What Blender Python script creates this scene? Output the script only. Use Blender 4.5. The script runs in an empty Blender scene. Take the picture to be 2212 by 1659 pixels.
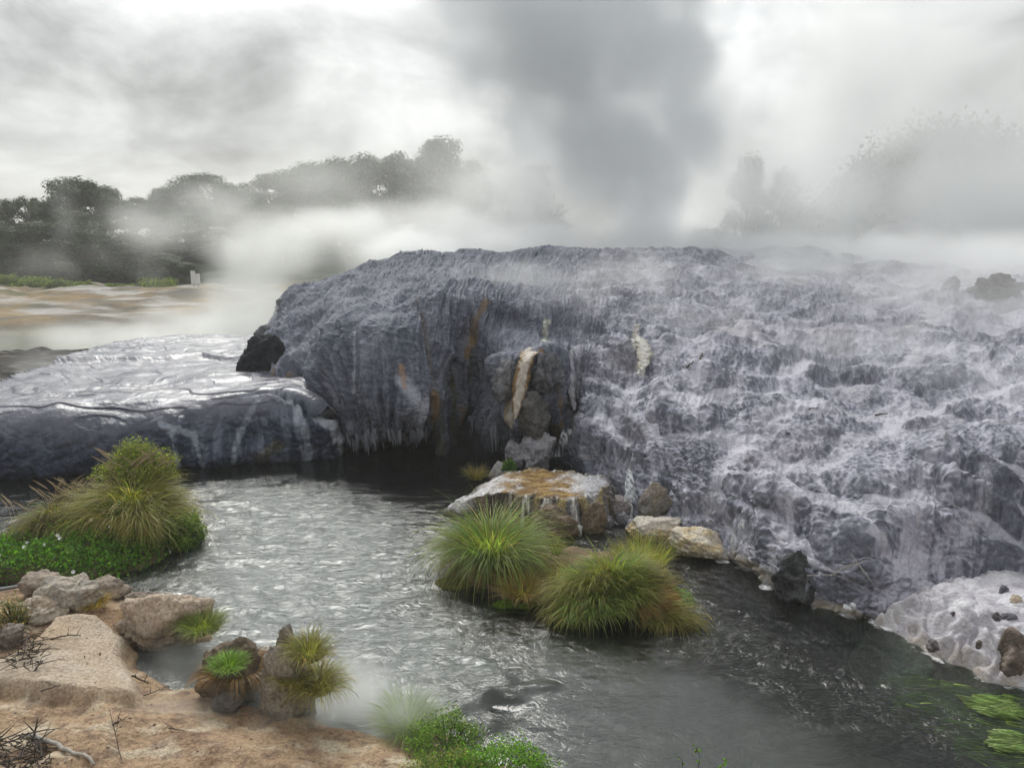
import bpy, math, random
import numpy as np
from mathutils import Vector

random.seed(4)
RNG = np.random.default_rng(11)
SC = bpy.context.scene
COL = SC.collection

# ------------------------------------------------------------------ camera
H = 6.0                                   # eye height above the stream
F = 1662.0; CX = 1106.0; CY = 829.5       # a 27 mm equivalent lens, measured on a 2212 px wide copy of the photo
PITCH = math.atan(294 / F)
cp, sp = math.cos(PITCH), math.sin(PITCH)
cam_data = bpy.data.cameras.new('camera')
cam_data.sensor_width = 36; cam_data.lens = 36 * F / 2212
cam_data.clip_start = 0.1; cam_data.clip_end = 3000
cam = bpy.data.objects.new('camera', cam_data); COL.objects.link(cam)
cam.location = (0, 0, H); cam.rotation_euler = (math.pi / 2 - PITCH, 0, 0)
SC.camera = cam

# ------------------------------------------------------------------ sky, sun, exposure
SUN_AZ, SUN_EL = math.radians(-17), math.radians(42)     # ahead and to the left, behind cloud
sdir0 = (math.sin(SUN_AZ) * math.cos(SUN_EL), math.cos(SUN_AZ) * math.cos(SUN_EL), math.sin(SUN_EL))
world = bpy.data.worlds.new('World'); SC.world = world; world.use_nodes = True
wn, wl = world.node_tree.nodes, world.node_tree.links
wn.clear()
def wnode(t, **kw):
    n = wn.new(t)
    for k, v in kw.items(): setattr(n, k, v)
    return n
sky = wnode('ShaderNodeTexSky', sky_type='NISHITA', sun_disc=False)
sky.sun_elevation = SUN_EL; sky.sun_rotation = SUN_AZ; sky.air_density = 1.0; sky.dust_density = 2.0
tc = wnode('ShaderNodeTexCoord')
def wmath(op, a, b=None, c=None, clamp=False):
    n = wnode('ShaderNodeMath', operation=op); n.use_clamp = clamp
    for i, x in enumerate((a, b, c)):
        if x is None: continue
        if isinstance(x, (int, float)): n.inputs[i].default_value = x
        else: wl.new(x, n.inputs[i])
    return n.outputs[0]
mp = wnode('ShaderNodeMapping'); mp.inputs['Scale'].default_value = (1.0, 1.0, 1.9)
wl.new(tc.outputs['Generated'], mp.inputs['Vector'])
n1 = wnode('ShaderNodeTexNoise'); n1.inputs['Scale'].default_value = 3.6; n1.inputs['Detail'].default_value = 8; n1.inputs['Roughness'].default_value = 0.58
n1.inputs['Distortion'].default_value = 0.35
wl.new(mp.outputs['Vector'], n1.inputs['Vector'])
def glow_to(d, width, amp):                # a thin place in the cloud, or added fill, in one direction of the sky
    dn = wnode('ShaderNodeVectorMath', operation='DOT_PRODUCT'); dn.inputs[1].default_value = Vector(d).normalized()
    wl.new(tc.outputs['Generated'], dn.inputs[0])
    a = wmath('ARCCOSINE', wmath('MINIMUM', dn.outputs['Value'], 0.99999))
    g = wmath('EXPONENT', wmath('MULTIPLY', wmath('POWER', wmath('DIVIDE', a, math.radians(width)), 2.0), -1.0))
    return wmath('MULTIPLY', g, amp)
def glow(px, py, width, amp):
    u, v = (px - CX) / F, (CY - py) / F
    return glow_to((u, cp + v * sp, -sp + v * cp), width, amp)
cl = wmath('MULTIPLY_ADD', wmath('SUBTRACT', n1.outputs['Fac'], 0.5), 1.9, 0.23)
for px, py, w, a in ((60, 330, 8, .26), (640, 330, 8, .24), (830, 215, 6, .34), (130, 90, 6, .20), (1590, 60, 6, .55), (480, 60, 8, -.08),
                     (1250, 160, 13, -.2), (330, 240, 6, -.06), (1900, 250, 18, .10), (1200, 420, 10, .12), (0, -20, 5, -.08), (830, 40, 12, -.34), (1000, 330, 6, .10)):
    cl = wmath('ADD', cl, glow(px, py, w, a))
cl = wmath('ADD', cl, glow_to(sdir0, 20, 3.2))
cl = wmath('ADD', cl, glow(640, -760, 9.5, 1.0))  # bright patch added above the view to light up the water's reflection
cl = wmath('ADD', cl, glow_to((.1, -.6, .8), 55, .42))  # broad fill added behind the camera to light the facing cliffs
cl = wmath('MULTIPLY', wmath('MAXIMUM', cl, 0.15), 10.0)   # the world's strength is 0.1
rgb = wnode('ShaderNodeMix', data_type='RGBA', blend_type='MULTIPLY'); rgb.inputs['Factor'].default_value = 1
comb = wnode('ShaderNodeCombineColor')
for k in range(3): wl.new(cl, comb.inputs[k])
wl.new(comb.outputs[0], rgb.inputs['A']); rgb.inputs['B'].default_value = (0.985, 1.0, 0.985, 1)
mixs = wnode('ShaderNodeMix', data_type='RGBA'); mixs.inputs['Factor'].default_value = 0.93
wl.new(sky.outputs['Color'], mixs.inputs['A']); wl.new(rgb.outputs['Result'], mixs.inputs['B'])
bg = wnode('ShaderNodeBackground'); bg.inputs['Strength'].default_value = 0.1
wl.new(mixs.outputs['Result'], bg.inputs['Color'])
wo = wnode('ShaderNodeOutputWorld'); wl.new(bg.outputs[0], wo.inputs['Surface'])

sun_d = bpy.data.lights.new('sun', 'SUN'); sun_d.energy = 1.3; sun_d.angle = math.radians(26); sun_d.color = (1.0, 0.97, 0.9)
sun = bpy.data.objects.new('sun', sun_d); COL.objects.link(sun)
sdir = Vector((math.sin(SUN_AZ) * math.cos(SUN_EL), math.cos(SUN_AZ) * math.cos(SUN_EL), math.sin(SUN_EL)))
sun.rotation_euler = sdir.to_track_quat('Z', 'Y').to_euler()
SC.view_settings.view_transform = 'Standard'; SC.view_settings.look = 'None'
SC.view_settings.gamma = 1.0; SC.view_settings.exposure = 0.6
SC.render.engine = 'CYCLES'
SC.cycles.max_bounces = 6; SC.cycles.diffuse_bounces = 2; SC.cycles.glossy_bounces = 3; SC.cycles.transmission_bounces = 4
SC.cycles.transparent_max_bounces = 12; SC.cycles.volume_bounces = 4
SC.cycles.volume_step_rate = 2.0; SC.cycles.volume_max_steps = 256
SC.cycles.use_denoising = True; SC.cycles.use_adaptive_sampling = False
SC.cycles.caustics_reflective = False; SC.cycles.caustics_refractive = False

# ------------------------------------------------------------------ geometry helpers
def slope(py):
    v = (CY - np.asarray(py, float)) / F
    return (-sp + v * cp) / (cp + v * sp)
def at_y(px, py, Y):                       # the point at distance Y seen at a spot of the photo
    u = (np.asarray(px, float) - CX) / F; v = (CY - np.asarray(py, float)) / F
    dy = cp + v * sp
    Y = np.asarray(Y, float)
    return np.stack([u / dy * Y, Y + 0 * u, H + slope(py) * Y], -1)
def at_z(px, py, z):
    return at_y(px, py, (np.asarray(z, float) - H) / slope(py))
def px_per_m(Y): return F / (Y * 1.03)
def project(p):
    d = p - np.array([0, 0, H])
    fw = d[..., 1] * cp - d[..., 2] * sp; up = d[..., 1] * sp + d[..., 2] * cp
    return CX + F * d[..., 0] / fw, CY - F * up / fw

_pr = np.random.default_rng(1)
_perm = _pr.permutation(256); _perm = np.concatenate([_perm, _perm, _perm]).astype(np.int32)
_g = _pr.normal(size=(256, 3)); _g = (_g / np.linalg.norm(_g, axis=1)[:, None] * 1.5).astype(np.float32)
def perlin(p):
    p = np.asarray(p, np.float32); shp = p.shape[:-1]; p = p.reshape(-1, 3)
    pi = np.floor(p).astype(np.int32); f = p - pi; pi &= 255
    u = f * f * f * (f * (f * 6 - 15) + 10)
    out = 0
    for dx in (0, 1):
        wx = u[:, 0] if dx else 1 - u[:, 0]
        a = _perm[(pi[:, 0] + dx) & 255]
        for dy in (0, 1):
            wy = u[:, 1] if dy else 1 - u[:, 1]
            b = _perm[a + ((pi[:, 1] + dy) & 255)]
            for dz in (0, 1):
                wz = u[:, 2] if dz else 1 - u[:, 2]
                g = _g[_perm[b + ((pi[:, 2] + dz) & 255)]]
                out = out + wx * wy * wz * (g[:, 0] * (f[:, 0] - dx) + g[:, 1] * (f[:, 1] - dy) + g[:, 2] * (f[:, 2] - dz))
    return out.reshape(shp)
def fbm(p, octs=4, gain=.5):
    a, s, o = 1., 1., 0.
    for k in range(octs):
        o = o + a * perlin(p * s + 17.3 * k); a *= gain; s *= 2.03
    return o
def billow(p, octs=3, gain=.5):            # rounded lumps with creases between, about 0..1
    a, s, o, t = 1., 1., 0., 0.
    for k in range(octs):
        o = o + a * np.abs(perlin(p * s + 9.1 * k)) * 1.8; t += a; a *= gain; s *= 2.1
    return o / t
def knobs(p):                              # rounded knobs packed side by side, 0 in the gaps to 1 on top
    p = np.asarray(p, np.float32); shp = p.shape[:-1]; p = p.reshape(-1, 3); pi = np.floor(p).astype(np.int32); f = p - pi; best = np.full(len(p), 9., np.float32)
    for dx in (-1, 0, 1):
        for dy in (-1, 0, 1):
            for dz in (-1, 0, 1):
                h_ = _perm[_perm[_perm[(pi[:, 0] + dx) & 255] + ((pi[:, 1] + dy) & 255)] + ((pi[:, 2] + dz) & 255)]
                j = _g[h_] * .25
                d = ((np.array([dx, dy, dz], np.float32) + .5 + j - f) ** 2).sum(1); best = np.minimum(best, d)
    return np.clip(1 - best / .55, 0, 1).reshape(shp)
def sstep(a, b, x):
    t = np.clip((np.asarray(x) - a) / (b - a), 0, 1); return t * t * (3 - 2 * t)
def mixc(c, d, f): return c + (np.asarray(d) - c) * np.asarray(f)[..., None]

def catmull(C, n):                         # along axis 0
    m = C.shape[0]; t = np.linspace(0, m - 1, n); i = np.minimum(t.astype(int), m - 2); f = (t - i)[:, None, None]
    g = lambda k: C[np.clip(k, 0, m - 1)]
    p0, p1, p2, p3 = g(i - 1), g(i), g(i + 1), g(i + 2)
    return .5 * (2 * p1 + (p2 - p0) * f + (2 * p0 - 5 * p1 + 4 * p2 - p3) * f * f + (3 * p1 - p0 - 3 * p2 + p3) * f ** 3)
def surface(C, nu, nv):
    A = catmull(C, nu)
    return catmull(A.transpose(1, 0, 2), nv).transpose(1, 0, 2)
def grid_normals(P):
    a = np.gradient(P, axis=0); b = np.gradient(P, axis=1)
    n = np.cross(a, b); n /= np.linalg.norm(n, axis=-1)[..., None] + 1e-9
    if n[..., 2].mean() < 0: n = -n
    return n
def seg_dist(P, pts):                      # distance of points P (N,d) to a polyline
    best = np.full(P.shape[:-1], 1e9)
    for a, b in zip(pts[:-1], pts[1:]):
        ab = b - a; t = np.clip(((P - a) @ ab) / (ab @ ab + 1e-9), 0, 1)
        best = np.minimum(best, np.linalg.norm(P - a - t[..., None] * ab, axis=-1))
    return best
def poly_sd(P, poly):                      # signed distance to a polygon, + inside
    d = seg_dist(P, np.vstack([poly, poly[:1]]))
    ins = np.zeros(P.shape[:-1], bool); x, y = P[..., 0], P[..., 1]
    for (x0, y0), (x1, y1) in zip(poly, np.roll(poly, -1, 0)):
        c = (y0 > y) != (y1 > y)
        ins ^= c & (x < (x1 - x0) * (y - y0) / (y1 - y0 + 1e-12) + x0)
    return np.where(ins, d, -d)

def link(name, data, parent=None):
    o = bpy.data.objects.new(name, data); COL.objects.link(o)
    if parent: o.parent = parent
    return o
def tag(o, label=None, cat=None, group=None, kind=None):
    for k, v in (('label', label), ('category', cat), ('group', group), ('kind', kind)):
        if v: o[k] = v
    return o
def mesh(name, V, Fq, mat, col=None, parent=None, smooth=True, attrs=None):
    V = np.ascontiguousarray(np.asarray(V, np.float32).reshape(-1, 3)); Fq = np.asarray(Fq, np.int32)
    me = bpy.data.meshes.new(name); k = Fq.shape[1]
    me.vertices.add(len(V)); me.vertices.foreach_set('co', V.ravel())
    me.loops.add(Fq.size); me.loops.foreach_set('vertex_index', Fq.ravel())
    me.polygons.add(len(Fq)); me.polygons.foreach_set('loop_start', np.arange(0, Fq.size, k, dtype=np.int32))
    me.polygons.foreach_set('use_smooth', np.full(len(Fq), smooth))
    me.update(calc_edges=True)
    if col is not None:
        c = np.ones((len(V), 4), np.float32); c[:, :3] = np.asarray(col, np.float32).reshape(-1, 3)
        at = me.attributes.new('Col', 'FLOAT_COLOR', 'POINT'); at.data.foreach_set('color', c.ravel())
    for nm, a in (attrs or {}).items():
        at = me.attributes.new(nm, 'FLOAT', 'POINT'); at.data.foreach_set('value', np.asarray(a, np.float32).ravel())
    me.materials.append(mat)
    return link(name, me, parent)
def grid_faces(nu, nv, flip=False):
    i, j = np.meshgrid(np.arange(nu - 1), np.arange(nv - 1), indexing='ij'); a = (i * nv + j).ravel()
    q = np.stack([a, a + nv, a + nv + 1, a + 1], 1)
    return q[:, ::-1] if flip else q
def recentre(o, base):                      # put an object's origin at its base
    b = Vector(base); me = o.data
    n = len(me.vertices); v = np.empty(n * 3, np.float32); me.vertices.foreach_get('co', v)
    v = v.reshape(-1, 3) - np.array(b, np.float32); me.vertices.foreach_set('co', v.ravel()); o.location = b

# ------------------------------------------------------------------ materials
def new_mat(name):
    m = bpy.data.materials.new(name); m.use_nodes = True
    nt = m.node_tree; nt.nodes.clear()
    out = nt.nodes.new('ShaderNodeOutputMaterial'); return m, nt, out
def N(nt, t, **kw):
    n = nt.nodes.new(t)
    for k, v in kw.items():
        if k.startswith('in_'): n.inputs[k[3:].replace('_', ' ')].default_value = v
        else: setattr(n, k, v)
    return n
def M(nt, op, a, b=None, clamp=False):
    n = nt.nodes.new('ShaderNodeMath'); n.operation = op; n.use_clamp = clamp
    for i, x in enumerate((a, b)):
        if x is None: continue
        if isinstance(x, (int, float)): n.inputs[i].default_value = x
        else: nt.links.new(x, n.inputs[i])
    return n.outputs[0]
def stone_mat(name, fine=22., amp=.45, bump=.35, rough=.75, wet=False, dist=.03, spec=.4):
    m, nt, out = new_mat(name); L = nt.links
    at = N(nt, 'ShaderNodeAttribute', attribute_name='Col')
    geo = N(nt, 'ShaderNodeNewGeometry')
    a = N(nt, 'ShaderNodeTexNoise', in_Scale=fine, in_Detail=6., in_Roughness=.62); L.new(geo.outputs['Position'], a.inputs['Vector'])
    b = N(nt, 'ShaderNodeTexVoronoi', in_Scale=fine * .55); L.new(geo.outputs['Position'], b.inputs['Vector'])
    v = M(nt, 'ADD', M(nt, 'MULTIPLY', M(nt, 'SUBTRACT', a.outputs['Fac'], .5), amp * 2.6), 1.0)
    mx = N(nt, 'ShaderNodeVectorMath', operation='SCALE'); L.new(at.outputs['Color'], mx.inputs[0]); L.new(v, mx.inputs['Scale'])
    bs = N(nt, 'ShaderNodeBsdfPrincipled'); L.new(mx.outputs[0], bs.inputs['Base Color'])
    bs.inputs['Specular IOR Level'].default_value = spec
    if wet:
        aw = N(nt, 'ShaderNodeAttribute', attribute_name='wet')
        r = M(nt, 'ADD', M(nt, 'MULTIPLY', aw.outputs['Fac'], -(rough - .18)), rough, True); L.new(r, bs.inputs['Roughness'])
    else: bs.inputs['Roughness'].default_value = rough
    bp = N(nt, 'ShaderNodeBump', in_Strength=bump, in_Distance=dist)
    hgt = M(nt, 'ADD', M(nt, 'MULTIPLY', a.outputs['Fac'], 1.2), M(nt, 'MULTIPLY', b.outputs['Distance'], -.6))
    L.new(hgt, bp.inputs['Height']); L.new(bp.outputs[0], bs.inputs['Normal'])
    L.new(bs.outputs[0], out.inputs['Surface']); return m
def leaf_mat(name, trans=.35, rough=.5):
    m, nt, out = new_mat(name); L = nt.links
    at = N(nt, 'ShaderNodeAttribute', attribute_name='Col')
    bs = N(nt, 'ShaderNodeBsdfPrincipled', in_Roughness=rough); L.new(at.outputs['Color'], bs.inputs['Base Color'])
    bs.inputs['Specular IOR Level'].default_value = .25
    tr = N(nt, 'ShaderNodeBsdfTranslucent')
    sc = N(nt, 'ShaderNodeVectorMath', operation='MULTIPLY'); sc.inputs[1].default_value = (2.1, 2.2, .9)
    L.new(at.outputs['Color'], sc.inputs[0]); L.new(sc.outputs[0], tr.inputs['Color'])
    mx = N(nt, 'ShaderNodeMixShader', in_Fac=trans); L.new(bs.outputs[0], mx.inputs[1]); L.new(tr.outputs[0], mx.inputs[2])
    L.new(mx.outputs[0], out.inputs['Surface']); return m
def plain_mat(name, c, rough=.6, var=.25, scale=20.):
    m, nt, out = new_mat(name); L = nt.links
    geo = N(nt, 'ShaderNodeNewGeometry')
    a = N(nt, 'ShaderNodeTexNoise', in_Scale=scale, in_Detail=4.); L.new(geo.outputs['Position'], a.inputs['Vector'])
    v = M(nt, 'ADD', M(nt, 'MULTIPLY', M(nt, 'SUBTRACT', a.outputs['Fac'], .5), var * 3), 1.)
    mx = N(nt, 'ShaderNodeVectorMath', operation='SCALE'); mx.inputs[0].default_value = c[:3]; L.new(v, mx.inputs['Scale'])
    bs = N(nt, 'ShaderNodeBsdfPrincipled', in_Roughness=rough); L.new(mx.outputs[0], bs.inputs['Base Color'])
    L.new(bs.outputs[0], out.inputs['Surface']); return m
MAT = dict(
    sinter=stone_mat('sinter', 24, .45, .6, .85, True, .03, .3),
    shelf=stone_mat('shelf_sinter', 22, .5, .45, .65, True, .02),
    bank=stone_mat('bank_silica', 26, .8, 1., .85, False, .03, .25),
    ground=stone_mat('ground_earth', 3, .45, .3, .9, False, .05, .2),
    rock=stone_mat('rock', 22, .9, 1., .85, False, .03, .25),
    soil=stone_mat('soil', 18, .5, .5, .95, False, .03, .1),
    leaf=leaf_mat('leaf', .45), blade=leaf_mat('grass_blade', .45, .45), tree=leaf_mat('tree_leaf', .2, .6),
    bark=plain_mat('bark', (.11, .09, .07), .9), petal=plain_mat('petal', (.88, .87, .88), .6, .03),
    twig=plain_mat('twig', (.05, .038, .03), .85), pale_wood=plain_mat('weathered_wood', (.34, .32, .29), .85),
    board=plain_mat('sign_board', (.7, .7, .7), .5, .05), pipe=plain_mat('pipe', (.27, .29, .31), .45, .15),
    hole=plain_mat('cave_shade', (.02, .02, .025), .9))

# ------------------------------------------------------------------ the sinter terrace
# each column runs from the water (first) over the lip and up to the plateau: (photo x, photo y, distance)
TC = [
 [(640,760,36),(640,735,36.5),(650,715,37),(660,690,37.5),(680,660,38),(710,635,39),(750,612,40),(800,590,42),(850,570,45),(900,556,48),(960,552,58)],
 [(530,812,27.2),(528,785,27.6),(540,750,28),(560,715,28.8),(585,680,29.6),(605,650,30.4),(640,622,31.4),(700,603,33.2),(770,580,36),(830,562,39),(880,554,44)],
 [(640,850,24.2),(640,815,24.3),(642,780,24.8),(650,745,25.6),(665,710,26.4),(680,675,27.3),(710,642,28.3),(755,615,30),(800,592,33),(840,570,36),(900,553,42)],
 [(755,985,23.6),(752,948,21.7),(738,900,21.4),(728,850,21.6),(718,790,22.1),(716,735,22.8),(728,690,23.6),(765,650,24.8),(815,618,27.5),(870,583,33),(940,552,41)],
 [(850,985,23.6),(850,946,21.3),(850,905,20.9),(850,855,20.8),(850,795,21.1),(850,735,21.7),(853,685,22.4),(862,645,23.4),(885,610,26),(925,577,32),(990,549,41)],
 [(922,980,23.4),(922,930,21.6),(920,890,21.2),(920,840,21.2),(920,785,21.5),(922,730,21.9),(926,680,22.5),(934,638,23.5),(955,605,26),(985,575,32),(1035,547,41)],
 [(958,968,22.1),(957,930,21.8),(956,890,21.7),(957,840,21.8),(959,785,22.1),(962,730,22.4),(966,678,22.9),(976,635,23.8),(1000,602,26.8),(1030,573,32),(1080,545,41)],
 [(1015,990,24.2),(1015,950,24),(1015,905,23.7),(1016,850,23.4),(1018,790,23.2),(1021,730,23.2),(1025,675,23.5),(1034,632,24.3),(1052,600,27),(1082,572,32),(1130,543,41)],
 [(1072,985,22.3),(1068,945,21.9),(1068,900,21.6),(1072,850,21.4),(1078,800,21.5),(1084,765,21.9),(1090,700,24),(1098,650,24.6),(1115,610,27),(1140,572,32),(1180,542,41)],
 [(1130,985,21.5),(1130,945,21),(1130,900,20.7),(1132,850,20.7),(1138,800,20.9),(1143,762,21.3),(1152,725,23.8),(1160,655,24.6),(1172,610,27),(1195,572,32),(1235,541,41)],
 [(1192,985,21.4),(1193,945,21.2),(1195,900,21),(1198,850,21),(1202,800,21.3),(1205,762,21.7),(1207,722,24),(1208,655,25),(1218,608,27.5),(1240,572,32),(1280,541,41)],
 [(1232,1005,20.4),(1234,960,20.6),(1236,920,21.3),(1238,880,21.9),(1242,830,22.2),(1245,780,22.6),(1248,735,23.4),(1255,665,25.5),(1268,608,28),(1290,572,33),(1330,541,42)],
 [(1280,1030,19.1),(1272,980,19.3),(1270,930,19.5),(1272,880,20),(1288,830,21.2),(1300,785,22.3),(1308,735,23.6),(1320,665,26),(1333,606,29),(1350,572,34),(1385,541,43)],
 [(1360,1125,16.5),(1362,1060,17),(1362,1000,17.5),(1360,940,18.1),(1362,880,18.9),(1385,815,20.9),(1402,750,22.6),(1422,670,26),(1440,608,30),(1458,572,35),(1490,541,44)],
 [(1478,1168,15.2),(1480,1100,15.6),(1480,1030,16.1),(1480,960,16.8),(1486,890,17.9),(1498,820,19.4),(1515,755,21.7),(1530,685,25.2),(1548,612,30.5),(1560,572,36.5),(1580,543,46)],
 [(1580,1207,14.3),(1576,1140,14.7),(1572,1070,15.2),(1570,1000,15.9),(1573,925,17.1),(1582,850,18.7),(1602,770,21.6),(1622,692,25.4),(1645,615,31),(1656,574,38),(1680,546,48)],
 [(1695,1280,12.8),(1700,1215,13),(1703,1140,13.5),(1708,1060,14.3),(1715,980,15.6),(1723,900,17.2),(1738,800,20.3),(1757,705,25),(1774,622,31),(1785,585,37),(1795,555,48)],
 [(1820,1325,11.9),(1828,1260,12.1),(1830,1180,12.5),(1831,1100,13.2),(1833,1020,14.2),(1836,944,15.8),(1842,885,18.6),(1856,750,22.6),(1878,650,29),(1900,600,36),(1912,562,48)],
 [(1945,1330,11.8),(1955,1280,12.1),(1962,1200,12.5),(1966,1110,13.1),(1970,1020,13.8),(1973,945,14.7),(1978,893,17.6),(1998,760,21.6),(2020,655,28.3),(2042,605,35),(2055,570,48)],
 [(2080,1315,11.9),(2083,1262,12.1),(2088,1180,12.5),(2093,1100,12.9),(2098,1020,13.4),(2103,940,14.4),(2112,880,16.8),(2132,755,21.2),(2150,655,27.4),(2166,606,34.5),(2184,575,48)],
 [(2210,1315,11.6),(2212,1262,11.9),(2214,1180,12.2),(2217,1100,12.6),(2221,1020,13.1),(2225,935,13.9),(2230,870,16),(2243,755,20),(2258,655,26.4),(2272,607,33.5),(2284,578,48)],
 [(2420,1320,11.2),(2420,1265,11.4),(2420,1180,11.7),(2421,1100,12.1),(2422,1020,12.6),(2424,935,13.4),(2427,870,15.2),(2434,755,19),(2445,655,25.5),(2455,610,32.5),(2460,581,48)],
 [(2650,1320,10.8),(2650,1265,11),(2650,1180,11.3),(2650,1100,11.7),(2650,1020,12.2),(2650,935,13),(2650,870,14.6),(2650,755,18.2),(2650,655,24.8),(2650,612,32),(2650,584,48)],
]
C = np.array([[at_y(*p) for p in c] for c in TC])
low = C[:, :1].copy(); low[..., 2] -= 1.0; low[..., 1] += .15
back = C[:, -1:].copy(); back[..., 1] += 30; back[..., 0] *= 1.5; back[..., 2] -= 2.5
C = np.concatenate([low, C, back], 1)
NU, NV = 1150, 760
P = surface(C, NU, NV)
# fewer rows for the hidden foot and the far back
def resample_rows(P, w):
    n = P.shape[1]; t = np.linspace(0, 1, n); cdf = np.cumsum(np.interp(t, *w)); cdf = (cdf - cdf[0]) / (cdf[-1] - cdf[0])
    s = np.interp(np.linspace(0, 1, n), cdf, np.arange(n)); i = np.minimum(s.astype(int), n - 2); f = (s - i)[None, :, None]
    return P[:, i] * (1 - f) + P[:, i + 1] * f
P = resample_rows(P, ([0, .08, .09, .9, .92, 1], [.5, .5, 1, 1, .15, .15]))
Nn = grid_normals(P)
px0, py0 = project(P)
right = sstep(1150, 1400, px0)              # the broad cascades; the dome at the left is steeper and smoother
def anchor(px, py):                         # the surface point behind a spot of the photo
    d = (px0 - px) ** 2 + (py0 - py) ** 2 + 1e-3 * (P[..., 1] - 18) ** 2
    return P[np.unravel_index(np.argmin(d), d.shape)].copy()
D = np.zeros(P.shape[:2])
# bulges and hollows: (photo x, photo y, radius m, push m)
for (bx, by, r, a) in [(770,720,1.3,.30),(880,740,.9,.28),(830,830,1.3,.25),(905,870,.6,.15),(700,800,.8,.35),(660,760,.6,.3),(640,650,1.0,.45),(575,780,.75,-1.1),
    (620,800,.6,.35),(965,760,.45,.25),(1000,860,.5,.25),(940,820,.22,-.35),(990,790,.18,-.35),(895,960,.3,-.2),(1090,790,.45,.35),(1190,785,.5,.55),(1135,900,.5,.3),(1095,880,.3,.2),
    (1160,700,.5,.25),(1240,660,.9,.25),(1330,765,.9,.6),(1390,740,.35,.2),(1420,700,1.0,.35),(1440,850,.9,.3),(1330,880,.6,.35),(1480,900,1.0,.3),(1560,820,1.0,.3),
    (1640,700,1.2,.35),(1700,640,1.6,.4),(1500,590,2.2,.5),(1300,590,1.8,.35),(1640,1050,.6,.3),(1690,1085,.55,.45),(1700,1180,.8,.35),(1740,1220,.5,.2),(1850,1200,.7,.18),(1790,1120,.5,.15),
    (1880,1040,.8,.22),(1800,980,.5,.25),(1960,1130,.7,.35),(2080,1120,1.1,.45),(2130,930,1.0,.4),(2000,950,.6,.35),(1890,840,.6,.35),(1960,790,.7,.4),(2060,780,1.1,.35),(2010,720,.9,.3),
    (2090,655,2.2,.7),(1850,640,2.2,.45),(1380,1010,.5,.25),(1520,1050,.6,.25),(1430,1080,.35,.3),(1930,1250,.7,.35),(1745,1120,.35,-.3),(1990,1180,.3,-.25),(1640,940,.5,-.2),(2150,830,.7,-.2)]:
    q = anchor(bx, by); a *= 1. if bx < 1250 else .5; D += a * np.exp(-(np.linalg.norm(P - q, axis=-1) / r) ** 2)
steep = 1 - sstep(.25, .85, Nn[..., 2])
# stairs: treads that hold water, risers that are draped; they fade out on the dome at the left
P0 = P.copy()
sm = np.linalg.norm(np.diff(P[:, NV // 3, :], axis=0), axis=-1); sm = np.concatenate([[0], np.cumsum(sm)])[:, None] + np.zeros((1, NV))
tm = np.linalg.norm(np.diff(P, axis=1), axis=-1); tm = np.concatenate([np.zeros((NU, 1)), np.cumsum(tm, 1)], 1)
def along(a, b, o=0., octs=3, k=0.):        # noise drawn out down the slope, following the water
    return fbm(np.stack([sm / a + k * perlin(P0 / 1.2 + o), tm / b, np.full(sm.shape, o)], -1), octs, .55)
q_ = P[..., 2] / .54 + 1.15 * perlin(P0 / np.array([2.6, 2.6, 3.]) + 5) + .30 * perlin(P0 / .8 + 2) + .12 * perlin(P0 / .3)
fr = q_ - np.floor(q_)
stair = sstep(.42, .98, fr) - fr            # rises late: a flat tread, then a steep riser
amt = right * sstep(-.35, .25, fbm(P0 / 3.1 + 71, 2) + .15) * sstep(.1, .5, P[..., 2])
P = P + np.array([0, 0, 1.]) * (stair * .54 * .78 * amt)[..., None]
tread = amt * sstep(.02, .14, fr) * sstep(.52, .40, fr)
Nn = grid_normals(P); Nn = .5 * Nn + .5 * grid_normals(P0); Nn /= np.linalg.norm(Nn, axis=-1)[..., None]
steep = 1 - sstep(.3, .85, grid_normals(P)[..., 2])
patch = fbm(P0 / np.array([.9, .9, .75]) + 8, 3)
D += .26 * fbm(P0 / 2.4, 2) + .08 * patch
D += .14 * (billow(P0 / 1.5 + 3, 1) - .4)
rib = np.abs(along(.55, 5., 3., 2, .5)) * 1.5; rib2 = np.abs(along(.17, 2.6, 7., 2, .8)) * 1.5; rib3 = along(.06, .9, 11., 2, .8)
lf = 1 - right
D += (.35 + .65 * steep) * ((rib - .4) * (.10 + .20 * lf) + (rib2 - .4) * (.075 + .05 * lf)) + .016 * rib3 * (.4 + .6 * steep)
kn = knobs(P0 / np.array([.17, .17, .13]) + .35 * fbm(P0 / .2, 2)[..., None]); kn2 = knobs(P0 / .075 + 5)
rug = (.25 + .9 * sstep(-.35, .35, patch)) * (1 - .9 * tread)
D += (.085 * (kn - .5) + .030 * (kn2 - .5)) * rug * (.45 + .65 * right) + .05 * fbm(P0 / .4 + 5, 4) * (1 - .7 * tread)
keep = sstep(-.4, .15, P[..., 2])
P1 = P + Nn * (D * (.15 + .85 * keep))[..., None]
N1 = grid_normals(P1)
flat = sstep(.5, .92, N1[..., 2])
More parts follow.
